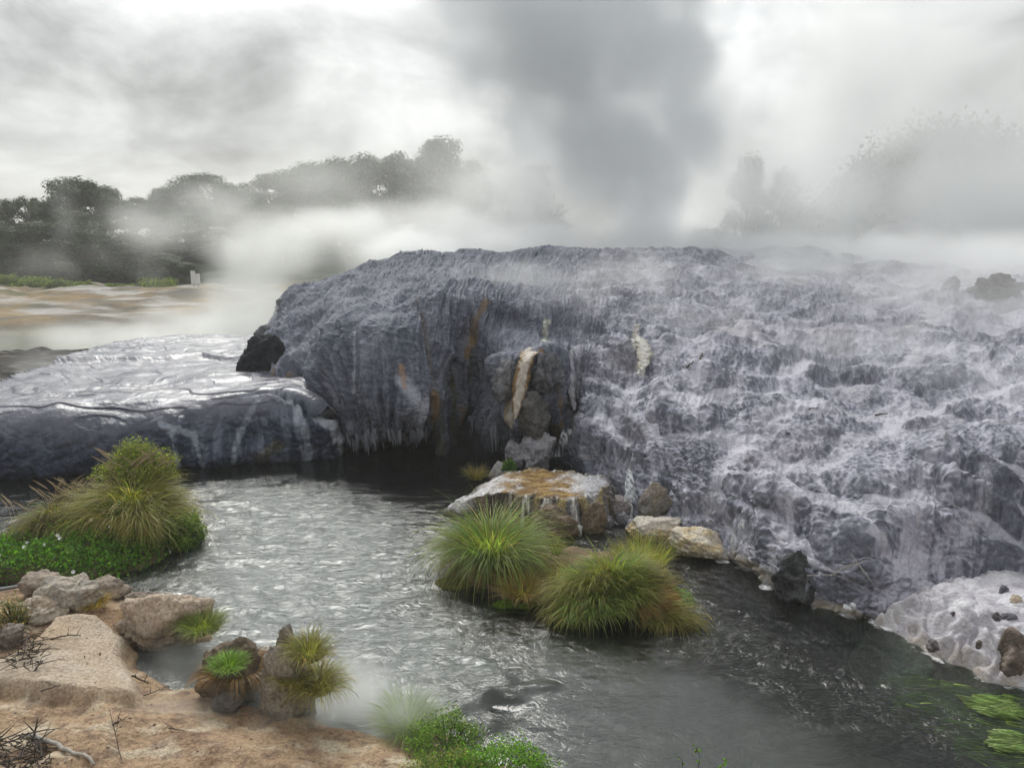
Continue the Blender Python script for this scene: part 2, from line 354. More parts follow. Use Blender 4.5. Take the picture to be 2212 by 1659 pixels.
# minerals: dark knobs, pale veils left by the water, white treads; plus painted shade under the lip
slate = np.array([.060, .072, .104]); grey = np.array([.185, .196, .245]); lilac = np.array([.37, .37, .445]); white = np.array([.52, .515, .585])
tone = .5 + .5 * fbm(P0 / 1.3 + 31, 3)
veil = along(.6, 4.5, 21., 3, .6) + .55 * along(.16, 1.6, 25., 3, .8) + .25 * along(.05, .5, 29., 2)
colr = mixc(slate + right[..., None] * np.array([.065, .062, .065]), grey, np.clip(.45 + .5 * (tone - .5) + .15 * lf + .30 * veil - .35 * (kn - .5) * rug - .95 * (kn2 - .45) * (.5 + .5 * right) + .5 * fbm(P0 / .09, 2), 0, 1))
pale = sstep(-.25, .85, .7 * veil + .55 * right - .35 - .2 * patch * right - .5 * (kn - .45) * right - .7 * (kn2 - .45) + .5 * fbm(P0 / .08 + 7, 2) + .2 * flat)
pale = np.clip(pale * (.30 + .70 * right), 0, 1)
colr = mixc(colr, lilac, pale)
colr = mixc(colr, white, np.clip(right * sstep(.55, 1.2, veil + .35 * flat - .3 * patch - .6 * (kn2 - .4)) * .5, 0, .6))
colr = mixc(colr, white * .95, .6 * tread * sstep(-.5, .2, along(1.2, 1.2, 33.) + .1))
colr = mixc(colr, slate * .45, sstep(21.9, 22.6, P[..., 1]) * sstep(1.2, .5, P[..., 2]) * (1 - right))  # shade in the recess under the overhanging lip, painted dark
colr = mixc(colr, [.25, .225, .235], .30 * sstep(.1, .6, perlin(P0 / 2.1 + 70)) * right)
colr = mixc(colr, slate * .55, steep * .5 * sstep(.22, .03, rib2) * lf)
wet = np.clip(.08 + .15 * pale + .45 * tread, 0, .55)
P_draw, P = P, P0
def stripe(path, w, c, s, rough=.5):        # a deposit along a path down the rock
    global colr
    pts = np.array([anchor(*q) for q in path])
    lo, hi = pts.min(0) - 3 * w - .3, pts.max(0) + 3 * w + .3
    m = np.all((P > lo) & (P < hi), -1)
    d = seg_dist(P[m], pts) / (w * (1 + rough * fbm(P[m] / np.array([.18, .18, .5]) + 3, 3)))
    st = .5 + .5 * fbm(np.stack([sm[m] / .045, tm[m] / .55, 0 * sm[m]], -1) + 5, 3) + .35 * fbm(P[m] / .06, 2)
    a = s * (1 - sstep(.25, 1.2, d)) * sstep(.1, .65, st + .35 * (1 - d)); colr[m] = mixc(colr[m], c, np.clip(a, 0, 1))
OCH = (.20, .125, .045); BRN = (.085, .065, .045); CRM = (.58, .53, .46); MOS = (.075, .078, .032); WHT = (.50, .495, .555)
for args in [
    ([(900,640),(915,700),(922,780),(930,870),(938,950)], .15, BRN, .55), ([(925,850),(935,900),(942,960)], .16, OCH, .75), ([(950,900),(952,970)], .12, MOS, .7),
    ([(985,800),(985,880),(985,965)], .13, MOS, .85), ([(985,760),(983,830)], .10, (.02, .022, .03), .9), ([(990,880),(988,960)], .09, OCH, .6),
    ([(1045,655),(1028,690),(1018,735)], .13, OCH, .7), ([(1020,735),(1008,770)], .10, OCH, .8), ([(1030,700),(1015,780),(1010,850)], .10, BRN, .6),
    ([(1145,760),(1128,800),(1118,850),(1115,905)], .16, CRM, .85), ([(1120,800),(1110,860),(1112,910)], .08, OCH, .8), ([(1163,775),(1178,815),(1205,880),(1215,920)], .10, OCH, .8),
    ([(1178,700),(1178,745)], .17, (.55, .56, .46), .9), ([(1370,740),(1392,770),(1385,800)], .22, (.66, .66, .58), .9), ([(1375,715),(1372,735)], .12, CRM, .6),
    ([(1245,755),(1240,800),(1250,850)], .22, WHT, .55), ([(1215,765),(1225,830),(1240,900),(1250,925)], .20, (.55, .54, .55), .6),
    ([(870,830),(895,870),(900,930)], .18, (.42, .44, .52), .8), ([(868,800),(872,840)], .07, (.35, .2, .1), .6), ([(790,640),(785,740),(775,800),(770,850)], .07, (.45, .47, .53), .6),
    ([(600,830),(605,800)], .13, OCH, .8), ([(630,845),(640,815)], .15, OCH, .9), ([(1200,930),(1170,960)], .3, (.16, .13, .08), .8),
    ([(1590,1195),(1660,1240),(1700,1275)], .14, (.46, .40, .30), .6), ([(1700,1280),(1830,1325),(1880,1345)], .16, (.42, .36, .26), .65),
    ([(2212,815),(2120,860),(2030,885),(1930,895),(1820,890),(1700,895)], .55, WHT, .8), ([(1930,900),(1880,960),(1790,1010),(1700,1020),(1650,1040)], .32, WHT, .75),
    ([(1690,1030),(1730,1080),(1700,1150),(1680,1230)], .13, WHT, .7), ([(1760,1040),(1830,1090),(1870,1150)], .06, WHT, .8), ([(1870,1165),(1930,1230),(2000,1260)], .09, WHT, .7),
    ([(2040,950),(1990,1030),(1975,1120),(1960,1200)], .17, WHT, .55), ([(2130,1010),(2120,1100),(2070,1180)], .14, WHT, .45), ([(1650,905),(1600,960),(1560,1040),(1540,1120)], .25, WHT, .5),
    ([(2150,630),(2050,645),(1900,660),(1760,690),(1650,705)], .55, WHT, .65), ([(2140,700),(2020,690),(1900,700)], .4, WHT, .6), ([(1980,745),(1975,790)], .2, WHT, .6),
    ([(1600,960),(1690,930)], .3, WHT, .6), ([(1480,720),(1440,780),(1410,880),(1400,960)], .22, WHT, .45), ([(1545,720),(1500,800),(1500,900)], .3, WHT, .35), ([(2090,740),(2140,790),(2200,850)], .25, WHT, .5),
    ([(1420,660),(1330,690)], .3, WHT, .4), ([(1280,690),(1320,650),(1300,610)], .2, WHT, .4), ([(1090,600),(1150,640)], .25, WHT, .3), ([(1370,1000),(1365,1060)], .1, WHT, .7)]:
    stripe(*args)
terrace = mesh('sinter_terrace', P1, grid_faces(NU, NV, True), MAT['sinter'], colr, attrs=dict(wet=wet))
tag(terrace, 'broad grey and lilac silica terrace with water streaming down its steep face', kind='structure')
px1, py1 = project(P1)
def on_terrace(px, py):
    d = (px1 - px) ** 2 + (py1 - py) ** 2 + 1e-2 * (P1[..., 1] - 14) ** 2
    i = np.unravel_index(np.argmin(d), d.shape); return P1[i].copy(), N1[i].copy()
def cone_fringe(roots, lens, rads, sides=5):   # hanging points of sinter
    V, Fc = [], []
    for r, l, w in zip(roots, lens, rads):
        b = len(V); ph = RNG.uniform(0, 6)
        for k, (t, s) in enumerate(((-.25, 1.3), (.25, .9), (.65, .45), (1., .06))):
            for a in range(sides):
                an = ph + a * 2 * math.pi / sides
                V.append((r[0] + w * s * math.cos(an) + .02 * t, r[1] + w * s * math.sin(an), r[2] - l * t))
        for k in range(3):
            for a in range(sides): Fc.append((b + k * sides + a, b + k * sides + (a + 1) % sides, b + (k + 1) * sides + (a + 1) % sides, b + (k + 1) * sides + a))
    return V, Fc
R, Ls, Ws = [], [], []
for (x0, y0, x1, y1, n, lmin, lmax) in [(748,948,925,930,110,.06,.36),(1010,905,1050,900,14,.1,.4),(1058,930,1080,940,10,.2,.6),(1290,960,1400,1000,26,.2,.6),(1420,1040,1470,1060,12,.1,.4),
                                       (880,962,900,962,4,.05,.1),(1700,930,1890,950,1,.02,.05)]:
    for k in range(n):
        t = RNG.uniform(); q, nn = on_terrace(x0 + (x1 - x0) * t, y0 + (y1 - y0) * t + RNG.normal() * 5)
        R.append(q + nn * .03); Ls.append(1.35 * RNG.uniform(lmin, lmax) * RNG.uniform(.4, 1)); Ws.append(RNG.uniform(.025, .06))
V, Fc = cone_fringe(R, Ls, Ws)
mesh('stalactite_fringe', V, Fc, MAT['sinter'], np.tile([.22, .235, .28], (len(V), 1)), parent=terrace, attrs=dict(wet=np.full(len(V), .3)))

def crust(pts, widths, cmid, cedge, n=60):  # a thick skin of deposit running down the rock
    pts = catmull(np.array(pts)[:, None, :], n)[:, 0]; w = np.interp(np.linspace(0, 1, n), np.linspace(0, 1, len(widths)), widths); m = 21; s = np.linspace(-1, 1, m)
    V = pts[:, None, :] + s[None, :, None] * w[:, None, None] * np.array([.5, .08, 0]); V[..., 0] += .05 * fbm(V / .2, 2)
    V[..., 1] -= .30 * w[:, None] * (1 - s ** 2)[None] - .14 * (np.abs(s) > .9)[None] + .05 * fbm(V / np.array([.09, .09, .3]) + 4, 3)
    f = np.clip(np.abs(s)[None] + .5 * fbm(V / np.array([.1, .1, .4]) + 8, 3), 0, 1)
    c = mixc(np.broadcast_to(np.array(cmid), V.shape), np.array(cedge), sstep(.35, .8, f))
    return mesh('mineral_flow', V, grid_faces(n, m), MAT['sinter'], c, parent=terrace, attrs=dict(wet=np.full(n * m, .3)))
crust([at_y(1150,757,21.1), at_y(1138,775,20.35), at_y(1128,815,20.1), at_y(1120,860,19.95), at_y(1112,905,19.8)], [.62, .40, .46, .36, .05], (.50,.45,.40), (.20,.12,.045))
crust([at_y(1178,692,23.5), at_y(1178,705,23.35), at_y(1179,730,23.35), at_y(1180,752,23.4)], [.1, .24, .22, .26], (.36,.365,.33), (.24,.24,.22))
crust([at_y(1372,722,22.6), at_y(1386,738,22.1), at_y(1394,765,21.5), at_y(1388,800,20.8)], [.05, .36, .46, .2], (.52,.505,.47), (.34,.32,.27))
crust([at_y(1240,752,22.3), at_y(1232,780,22.0), at_y(1234,830,21.6), at_y(1240,885,21.2)], [.05, .24, .3, .1], (.38,.38,.42), (.24,.24,.27))
# ------------------------------------------------------------------ the low shelf at the left
SC_ = []
for (px, yw, yl, zl) in [(-420,1065,905,1.62),(-200,1048,896,1.66),(0,1034,886,1.70),(120,1030,876,1.73),(230,1026,868,1.76),(330,1018,862,1.80),(420,1010,858,1.82),(510,1004,854,1.84),(590,998,849,1.86),(660,992,856,1.82),(712,988,884,1.5),(742,982,915,1.0),(752,965,930,.75)]:
    w = at_z(px, yw, 0.); l = at_z(px - 6 if px < 640 else px - 25, yl, zl)
    wy, ly = w[1], l[1]
    lerp = lambda t, z, push=0: np.array([w[0] + (l[0] - w[0]) * t, wy + (ly - wy) * t - push, z])
    bk = 33.5 if px < 600 else 33.5 - (px - 600) * .05
    c = [lerp(.35, -.9), lerp(.2, -.1), lerp(.02, .12 * zl, .1), lerp(.1, .42 * zl, .12), lerp(.3, .72 * zl, .06), lerp(.62, .92 * zl), l, l + [-.1, 1.2, .06], l + [-.5, 3.4, .1]]
    ty = 30.0
    for (yy, dz) in ((28.5, .40), (31.5, .44), (34.5, .47), (36.5, -.3), (37, -1.0)):
        xx = (px - 10 - CX) / F * yy * 1.02 if px < 560 else (560 - CX) / F * yy + (px - 560) * .008
        c.append(np.array([xx, max(yy, l[1] + 3.5), 1.5 + dz]))
    SC_.append(c)
S = surface(np.array(SC_), 620, 420); S = resample_rows(S, ([0, .07, .08, .5, .6, 1], [.3, .3, 1, 1, .6, .6]))
Sn = grid_normals(S)
sx, sy_ = project(S)
# the far left corner of the shelf breaks off into a dark steaming channel
edge = at_z(np.array([-420, 0, 100, 190, 250, 400, 530, 560]), np.array([880, 835, 812, 790, 765, 750, 742, 735]), 1.6)[:, :2]
cut = np.interp(S[..., 0], edge[:, 0], edge[:, 1])
drop = sstep(0, .8, S[..., 1] - cut + .3 * fbm(S / 1.5, 2))
Dd = .10 * fbm(S / 1.8 + 4, 2)
sst = 1 - sstep(.2, .9, Sn[..., 2])
Dd += sst * (.16 * (billow(S / np.array([.9, .9, .7]) + 2, 3) - .4) + .10 * (np.abs(perlin(np.stack([S[..., 0] / .3, S[..., 1] / .3, S[..., 2] / 3], -1))) * 1.6 - .4))
for (bx, by, r, a) in [(370,930,.75,.35),(610,900,1.1,.4),(690,930,.6,.25),(470,985,.5,.3),(200,940,1.2,.2),(60,960,1.1,.2),(540,940,.35,-.25)]:
    d = (sx - bx) ** 2 + (sy_ - by) ** 2; q = S[np.unravel_index(np.argmin(d), d.shape)]
    Dd += a * np.exp(-(np.linalg.norm(S - q, axis=-1) / r) ** 2)
Dd += .03 * (billow(S / .16, 2) - .4) * (.15 + .85 * sst)
# thin rimmed pools on top
zq = 2.2 * perlin(S / np.array([2.6, 1.5, 1.]) + 50) + .5 * perlin(S / .8 + 3) + S[..., 1] * .62; rim = zq - np.floor(zq)
top = 1 - sst
Dd += top * (.038 * (sstep(.0, .06, rim) - rim) + .020 * fbm(S / .5 + 8, 4) + .006 * billow(S / .35, 2))
step = sstep(0, .35, S[..., 1] - (27.6 + 1.2 * perlin(S / 2.5) + .12 * (S[..., 0] + 14)))
S1 = S + Sn * Dd[..., None]; S1[..., 2] += .16 * step * top; S1[..., 2] -= 1.1 * drop
lo_ = sstep(-.3, .2, S[..., 2])
pale_s = np.clip(sstep(.35, .75, .5 + .5 * fbm(np.stack([S[..., 0] / .22, S[..., 1] / .22, S[..., 2] / 1.6], -1), 3)) * sst, 0, 1)
dark = np.array([.013, .019, .040]); mid = np.array([.045, .058, .10])
scol = mixc(np.broadcast_to(dark, S.shape), mid, np.clip(.25 + .7 * (.5 + .5 * fbm(S / .9, 3)), 0, 1))
rgt = sstep(300, 520, sx)
scol = mixc(scol, [.20, .235, .32], pale_s * (.06 + .45 * rgt))
for path, w, c, s in [([(640,850),(690,890),(725,940),(738,975)], .16, (.5, .53, .6), .8), ([(715,885),(740,930),(745,965)], .1, OCH, .55), ([(350,925),(420,940),(440,1000)], .10, (.42, .46, .55), .6),
                      ([(370,930),(385,1000)], .09, (.38, .42, .5), .6), ([(520,860),(560,870),(520,930),(505,990)], .1, (.34, .38, .46), .6), ([(640,870),(660,930),(665,985)], .2, (.40, .44, .52), .6),
                      ([(600,960),(560,985)], .2, (.10, .09, .04), .6), ([(590,855),(650,880)], .15, (.45, .48, .55), .6)]:
    pts = []
    for q in path:
        d = (sx - q[0]) ** 2 + (sy_ - q[1]) ** 2; pts.append(S[np.unravel_index(np.argmin(d), d.shape)])
    d = seg_dist(S, np.array(pts)) / (w * (1 + .6 * fbm(S / np.array([.15, .15, .5]), 3)))
    scol = mixc(scol, c, s * (1 - sstep(.4, 1.2, d)))
scol = mixc(scol, [.19, .19, .225], top * .7 * sstep(.1, .6, .5 + .5 * fbm(S / 1.1 + 12, 3)))
swet = np.clip(.25 + .75 * top * sstep(.10, .55, rim + .35 * fbm(S / .45 + 3, 3)), 0, .95)
shelf = mesh('sinter_shelf', S1, grid_faces(620, 420, True), MAT['shelf'], scol, attrs=dict(wet=swet))
tag(shelf, 'low dark silica shelf with a wet shining top beside the stream', kind='structure')

# ------------------------------------------------------------------ white apron at the right
apoly = at_z(np.array([1885, 1925, 2000, 2070, 2120, 2160, 2215, 2300, 2480, 2700, 2700, 2450, 2300, 2180, 2080, 2020, 1950]),
             np.array([1345, 1360, 1412, 1440, 1465, 1478, 1490, 1510, 1530, 1540, 1330, 1300, 1285, 1280, 1275, 1290, 1310]), 0.)[:, :2]
gx, gy = np.meshgrid(np.linspace(apoly[:, 0].min() - .4, apoly[:, 0].max() + .4, 520), np.linspace(apoly[:, 1].min() - .4, apoly[:, 1].max() + .6, 380), indexing='ij')
G2 = np.stack([gx, gy], -1); sd = poly_sd(G2, apoly); G3 = np.stack([gx, gy, 0 * gx], -1)
sd += .10 * fbm(G3 / .5, 3)
h = -1.3 + .85 * sstep(-.45, -.15, sd) + .50 * sstep(-.2, .06, sd) + .62 * sstep(.0, .75, sd) ** .7
flute = np.abs(perlin(np.stack([gx / .17 + .6 * perlin(G3 / .4), gy / .3, 0 * gx], -1))) * 1.6
h += .05 * (knobs(G3 / .33 + .6 * fbm(G3 / .3, 2)[..., None]) - .5) * sstep(.05, .3, sd) * (1 - sstep(1., 1.8, sd)) + .17 * (flute - .4) * sstep(-.05, .15, sd) * (1 - sstep(.35, .9, sd)) + .05 * fbm(G3 / .6 + 2, 4) * sstep(0, .3, sd)
h += .25 * sstep(0, 2.4, sd - .6) * (gx > 0)
acol = mixc(np.broadcast_to(np.array([.54, .53, .57]), G3.shape), [.36, .345, .39], np.clip(.5 + .8 * fbm(G3 / .4 + 5, 4), 0, 1))
acol = mixc(acol, [.36, .31, .25], .7 * (1 - sstep(.02, .3, sd)) * sstep(.1, .6, .5 + .5 * fbm(G3 / .25 + 9, 3)))
acol = mixc(acol, [.62, .70, .68], .7 * sstep(1.0, 1.8, sd) * sstep(.3, .7, .5 + .5 * fbm(G3 / 1.2, 2)))
acol = mixc(acol, [.62, .62, .66], sstep(.55, .8, .5 + .5 * fbm(np.stack([gx / .5 + gy / 1.5, gy / 1.4, 0 * gx], -1) + 33, 4)))
apron = mesh('sinter_apron', np.stack([gx, gy, h], -1), grid_faces(520, 380), MAT['sinter'], acol, attrs=dict(wet=.5 + 0 * h))
tag(apron, 'smooth white silica apron at the foot of the terrace by the dark stream', kind='structure')
def apron_z(x, y):
    i = np.argmin(abs(gx[:, 0] - x)); j = np.argmin(abs(gy[0] - y)); return float(h[i, j])

# ------------------------------------------------------------------ ground, far bank, hills
X = np.concatenate([np.linspace(-230, -70, 50), np.linspace(-69, 69, 300), np.linspace(70, 230, 50)])
Yv = np.concatenate([np.linspace(-60, 9, 30), np.linspace(9.5, 120, 330), np.linspace(121, 300, 90)])
gX, gY = np.meshgrid(X, Yv, indexing='ij'); GP = np.stack([gX, gY, 0 * gX], -1)
base = -.9 + 2.1 * sstep(23.5, 30, gY)
shore = 44 + 2.2 * perlin(GP / 7.) + np.clip(gX + 29, 0, 40) * .55 + np.clip(-29 - gX, 0, 60) * .15
farbank = sstep(-.5, 3, gY - shore); inner = sstep(0, 22, gY - shore)
undul = fbm(GP / 6.0, 4) * .35 + fbm(GP / 1.6 + 3, 2) * .10
zg = np.where(gX < 8, base + farbank * (.55 + undul * .6) + inner * (.55 + undul), base)
hill = 4.0 * sstep(78, 112, gY) * (1 - .6 * sstep(120, 170, gY)) + 25 * sstep(100, 165, gY) * (1 - sstep(175, 240, gY)) * sstep(48, 88, gX)
zg += hill * (1 + .25 * perlin(GP / 30.))
zg = np.where(gY < 5.5, -.9 + 5.0 * sstep(6.2, 0, gY), zg)
gc = mixc(np.broadcast_to(np.array([.09, .085, .07]), GP.shape), [.16, .145, .12], np.clip(.5 + fbm(GP / 3., 3), 0, 1))
gc = mixc(gc, [.24, .17, .085], farbank * sstep(.25, .75, .5 + .55 * fbm(GP / 5. + 8, 4)))
gc = mixc(gc, [.40, .38, .36], farbank * sstep(.45, .8, .5 + .55 * fbm(GP / np.array([7., 3., 1]) + 15, 4)))
gc = mixc(gc, [.10, .11, .05], inner * sstep(.55, .8, .5 + .5 * fbm(GP / 4. + 25, 3)))
gc = mixc(gc, [.05, .062, .04], sstep(72, 84, gY))
gc = mixc(gc, mixc(np.broadcast_to(np.array([.022, .030, .020]), GP.shape), [.07, .065, .045], sstep(.5, .8, .5 + .5 * fbm(GP / 2.2 + 40, 3))), (gY < 24) * 1.0)
ground = mesh('ground', np.stack([gX, gY, zg], -1), grid_faces(len(X), len(Yv)), MAT['ground'], gc)
tag(ground, kind='structure')
def ground_z(x, y):
    i = np.clip(np.searchsorted(X, x), 1, len(X) - 1); j = np.clip(np.searchsorted(Yv, y), 1, len(Yv) - 1)
    a = (x - X[i - 1]) / (X[i] - X[i - 1]); b = (y - Yv[j - 1]) / (Yv[j] - Yv[j - 1])
    return float((zg[i - 1, j - 1] * (1 - a) + zg[i, j - 1] * a) * (1 - b) + (zg[i - 1, j] * (1 - a) + zg[i, j] * a) * b)

# ------------------------------------------------------------------ water
def water_mat(name, body, absorb, chop_scale, fresnel_ior=1.45):
    m, nt, out = new_mat(name); L = nt.links
    geo = N(nt, 'ShaderNodeNewGeometry'); ch = N(nt, 'ShaderNodeAttribute', attribute_name='chop'); fo = N(nt, 'ShaderNodeAttribute', attribute_name='foam')
    mk = N(nt, 'ShaderNodeAttribute', attribute_name='milk_glare')
    w1 = N(nt, 'ShaderNodeTexNoise', in_Scale=1.3, in_Detail=2.); L.new(geo.outputs['Position'], w1.inputs['Vector'])
    wv = N(nt, 'ShaderNodeVectorMath', operation='MULTIPLY_ADD'); wv.inputs[1].default_value = (.9, .9, .0); L.new(w1.outputs['Color'], wv.inputs[0]); L.new(geo.outputs['Position'], wv.inputs[2])
    mp1 = N(nt, 'ShaderNodeMapping'); mp1.inputs['Rotation'].default_value = (0, 0, math.radians(28)); mp1.inputs['Scale'].default_value = (1., 2.6, 1.); L.new(wv.outputs[0], mp1.inputs['Vector'])
    a = N(nt, 'ShaderNodeTexNoise', in_Scale=chop_scale, in_Detail=3.5, in_Roughness=.6, in_Distortion=.6); L.new(mp1.outputs[0], a.inputs['Vector'])
    mp2 = N(nt, 'ShaderNodeMapping'); mp2.inputs['Rotation'].default_value = (0, 0, math.radians(-12)); mp2.inputs['Scale'].default_value = (1., 2.2, 1.); L.new(wv.outputs[0], mp2.inputs['Vector'])
    b = N(nt, 'ShaderNodeTexNoise', in_Scale=chop_scale * 1.7, in_Detail=2., in_Distortion=1.2); L.new(mp2.outputs[0], b.inputs['Vector'])
    hgt = M(nt, 'ADD', M(nt, 'MULTIPLY', a.outputs['Fac'], 1.), M(nt, 'MULTIPLY', b.outputs['Fac'], .55))
    bp = N(nt, 'ShaderNodeBump', in_Distance=.09); L.new(hgt, bp.inputs['Height']); L.new(ch.outputs['Fac'], bp.inputs['Strength'])
    gl = N(nt, 'ShaderNodeBsdfGlossy', in_Roughness=.11); gl.inputs['Color'].default_value = (1, 1, 1, 1); L.new(bp.outputs[0], gl.inputs['Normal'])
    tr = N(nt, 'ShaderNodeBsdfTransparent'); tr.inputs['Color'].default_value = absorb
    df = N(nt, 'ShaderNodeBsdfDiffuse'); df.inputs['Color'].default_value = body
    m1 = N(nt, 'ShaderNodeMixShader'); L.new(mk.outputs['Fac'], m1.inputs[0]); L.new(tr.outputs[0], m1.inputs[1]); L.new(df.outputs[0], m1.inputs[2])
    fr = N(nt, 'ShaderNodeFresnel', in_IOR=fresnel_ior); L.new(bp.outputs[0], fr.inputs['Normal'])
    m2 = N(nt, 'ShaderNodeMixShader'); L.new(fr.outputs[0], m2.inputs[0]); L.new(m1.outputs[0], m2.inputs[1]); L.new(gl.outputs[0], m2.inputs[2])
    wh = N(nt, 'ShaderNodeBsdfDiffuse'); wh.inputs['Color'].default_value = (.75, .76, .78, 1)
    fn = N(nt, 'ShaderNodeTexNoise', in_Scale=9., in_Detail=6., in_Roughness=.7); L.new(wv.outputs[0], fn.inputs['Vector'])
    ff = M(nt, 'MULTIPLY', M(nt, 'SUBTRACT', M(nt, 'ADD', fo.outputs['Fac'], fn.outputs['Fac']), 1.0), 4., True)
    m3 = N(nt, 'ShaderNodeMixShader'); L.new(ff, m3.inputs[0]); L.new(m2.outputs[0], m3.inputs[1]); L.new(wh.outputs[0], m3.inputs[2])
    L.new(m3.outputs[0], out.inputs['Surface']); return m
MAT['stream'] = water_mat('stream_water', (.20, .22, .215, 1), (.42, .52, .42, 1), 4.2, 1.40)
MAT['pool'] = water_mat('pool_water', (.30, .31, .24, 1), (.3, .3, .25, 1), 2., 1.4)
nx, ny = 700, 560
wx = np.linspace(-24, 16, nx); wy = 5.2 + (25 - 5.2) * np.linspace(0, 1, ny) ** 1.4
WX, WY = np.meshgrid(wx, wy, indexing='ij'); WP = np.stack([WX, WY, 0 * WX], -1); W2 = WP[..., :2]
chop_poly = at_z(np.array([330, 430, 440, 600, 760, 900, 935, 950, 980, 1060, 1110, 1100, 1000, 900, 850, 600, 380, 250]),
                 np.array([1330, 1180, 1050, 1035, 1060, 1120, 1190, 1300, 1330, 1400, 1460, 1490, 1540, 1600, 1700, 1700, 1500, 1380]), 0)[:, :2]
left_poly = at_z(np.array([-300, 60, 60, 20, -300]), np.array([1120, 1125, 1160, 1230, 1260]), 0)[:, :2]
right_poly = at_z(np.array([1480, 1560, 1800, 2050, 2212, 2400, 2000, 1700, 1480, 1400]), np.array([1230, 1290, 1400, 1500, 1560, 1700, 1640, 1540, 1430, 1370]), 0)[:, :2]
calm_poly = at_z(np.array([1120, 1250, 1500, 1700, 1900, 1500, 1000]), np.array([1440, 1390, 1440, 1560, 1700, 1800, 1750]), 0)[:, :2]
nz = .35 * fbm(WP / .8, 3)
chop = .20 + .40 * sstep(-1.3, 1.3, poly_sd(W2, chop_poly) + 1.6 * nz) + .25 * sstep(-.8, .3, poly_sd(W2, left_poly)) + .42 * sstep(-.4, .6, poly_sd(W2, right_poly) + nz)
chop *= 1 - .35 * sstep(-.4, .5, poly_sd(W2, calm_poly) + nz)
foot = P1[:, :, :]
wl_pts = []
for i in range(0, NU, 6):
    j = np.argmax(P1[i, :, 2] > .02); wl_pts.append(P1[i, j, :2])
wl_pts = np.array(wl_pts)
near = np.full(WX.shape, 9.)
for (x, y) in wl_pts: near = np.minimum(near, np.hypot(WX - x, WY - y))
near_a = np.abs(poly_sd(W2, apoly))
u_pix, v_pix = project(WP)
near_right = np.where(WX > at_z(1290, 1120, 0)[0], near, 9.)
fmod = .5 + .6 * fbm(WP / .6 + 50, 3)
foam = np.maximum(.62 * (1 - sstep(.02, .28, near_right)), .72 * (1 - sstep(.0, .34, near_a))) * np.clip(fmod + .25, .2, 1)
for (fx, fy, r, s) in [(1345,1125,.55,.75),(1375,1140,.35,.7),(1560,1210,.35,.7),(1655,1268,.3,.7),(1830,1330,.3,.6),(470,1010,.4,.3),(430,1250,.35,.35),(405,1200,.25,.4)]:
    c = at_z(fx, fy, 0); foam = np.maximum(foam, s * (1 - sstep(.2, 1, np.hypot(WX - c[0], WY - c[1]) / r)))
milk_glare = .03 + .18 * sstep(-.5, .8, poly_sd(W2, calm_poly) + nz) + .72 * sstep(-1.0, 1.5, poly_sd(W2, chop_poly) + 1.6 * nz)  # silica milk, plus sky glare on the chop painted as pale diffuse
# standing waves where the current drops past the near bank
wz = chop * (.05 * fbm(WP / np.array([.9, .35, 1]) + 2, 3) + .018 * fbm(WP / .16, 2))
for (x0, y0, x1, y1, a, w) in [(980,1540,1060,1500,.06,.12),(1050,1500,1110,1510,.06,.10),(1090,1490,1190,1485,.05,.10),(1000,1590,1060,1570,.05,.12),(1060,1520,1105,1535,-.03,.12),(1020,1420,1090,1470,.03,.12)]:
    a0, a1 = at_z(x0, y0, 0)[:2], at_z(x1, y1, 0)[:2]
    wz += a * np.exp(-(seg_dist(W2, np.array([a0, a1])) / w) ** 2)
water = mesh('stream_water', np.stack([WX, WY, wz], -1), grid_faces(nx, ny), MAT['stream'], attrs=dict(chop=np.clip(chop, 0, 1), foam=foam, milk_glare=np.clip(milk_glare, 0, .9)))
tag(water, kind='structure')
px_, py_ = np.meshgrid(np.linspace(-75, -6, 120), np.linspace(29, 64, 80), indexing='ij')
pool = mesh('pool_water', np.stack([px_, py_, 1.33 + 0 * px_], -1), grid_faces(120, 80), MAT['pool'], attrs=dict(chop=.05 + 0 * px_, foam=0 * px_, milk_glare=.75 + 0 * px_))
tag(pool, kind='structure')

# ------------------------------------------------------------------ the near bank
bpoly = at_z(np.array([-500, -200, 0, 110, 200, 300, 370, 430, 470, 478, 455, 400, 330, 300, 300, 345, 380, 430, 470, 560, 640, 700, 780, 860, 905, 935, 985, 1040, 1100, 1190, 1230]),
             np.array([1290, 1275, 1275, 1270, 1268, 1285, 1300, 1305, 1320, 1350, 1385, 1400, 1395, 1400, 1440, 1480, 1487, 1482, 1500, 1530, 1540, 1560, 1580, 1590, 1588, 1570, 1590, 1640, 1655, 1700, 1800]), 0)[:, :2]
bpoly = np.vstack([bpoly, [[1.5, 6.3], [3.5, 5.4], [9, 4.6], [16, 3.], [16, -8], [-22, -8], [-22, bpoly[0, 1]]]])
nbx, nby = 760, 560
bx_ = np.linspace(-14, 12, nbx); by_ = -6 + (13.9 + 6) * np.linspace(0, 1, nby) ** .6
BX, BY = np.meshgrid(bx_, by_, indexing='ij'); BP = np.stack([BX, BY, 0 * BX], -1)
bsd = poly_sd(BP[..., :2], bpoly) + .10 * fbm(BP / .6, 4)
bz = -1.4 + .85 * sstep(-.6, -.2, bsd) + .60 * sstep(-.25, .10, bsd) + .30 * sstep(.05, 1.3, bsd) + .1 * sstep(1., 3.5, bsd)
slab_poly = at_z(np.array([110, 215, 270, 262, 300, 296, 180, 0, -200, -200, 10, 80]), np.array([1340, 1318, 1345, 1385, 1440, 1500, 1500, 1490, 1500, 1440, 1430, 1385]), .45)[:, :2]
ssd = poly_sd(BP[..., :2], slab_poly)
ins = sstep(-.06, .12, ssd + .05 * fbm(BP / .5 + 4, 3))
bz += .20 * ins + .03 * sstep(0, 1, ssd)
rough = (1 - .75 * ins) * sstep(0, .4, bsd)
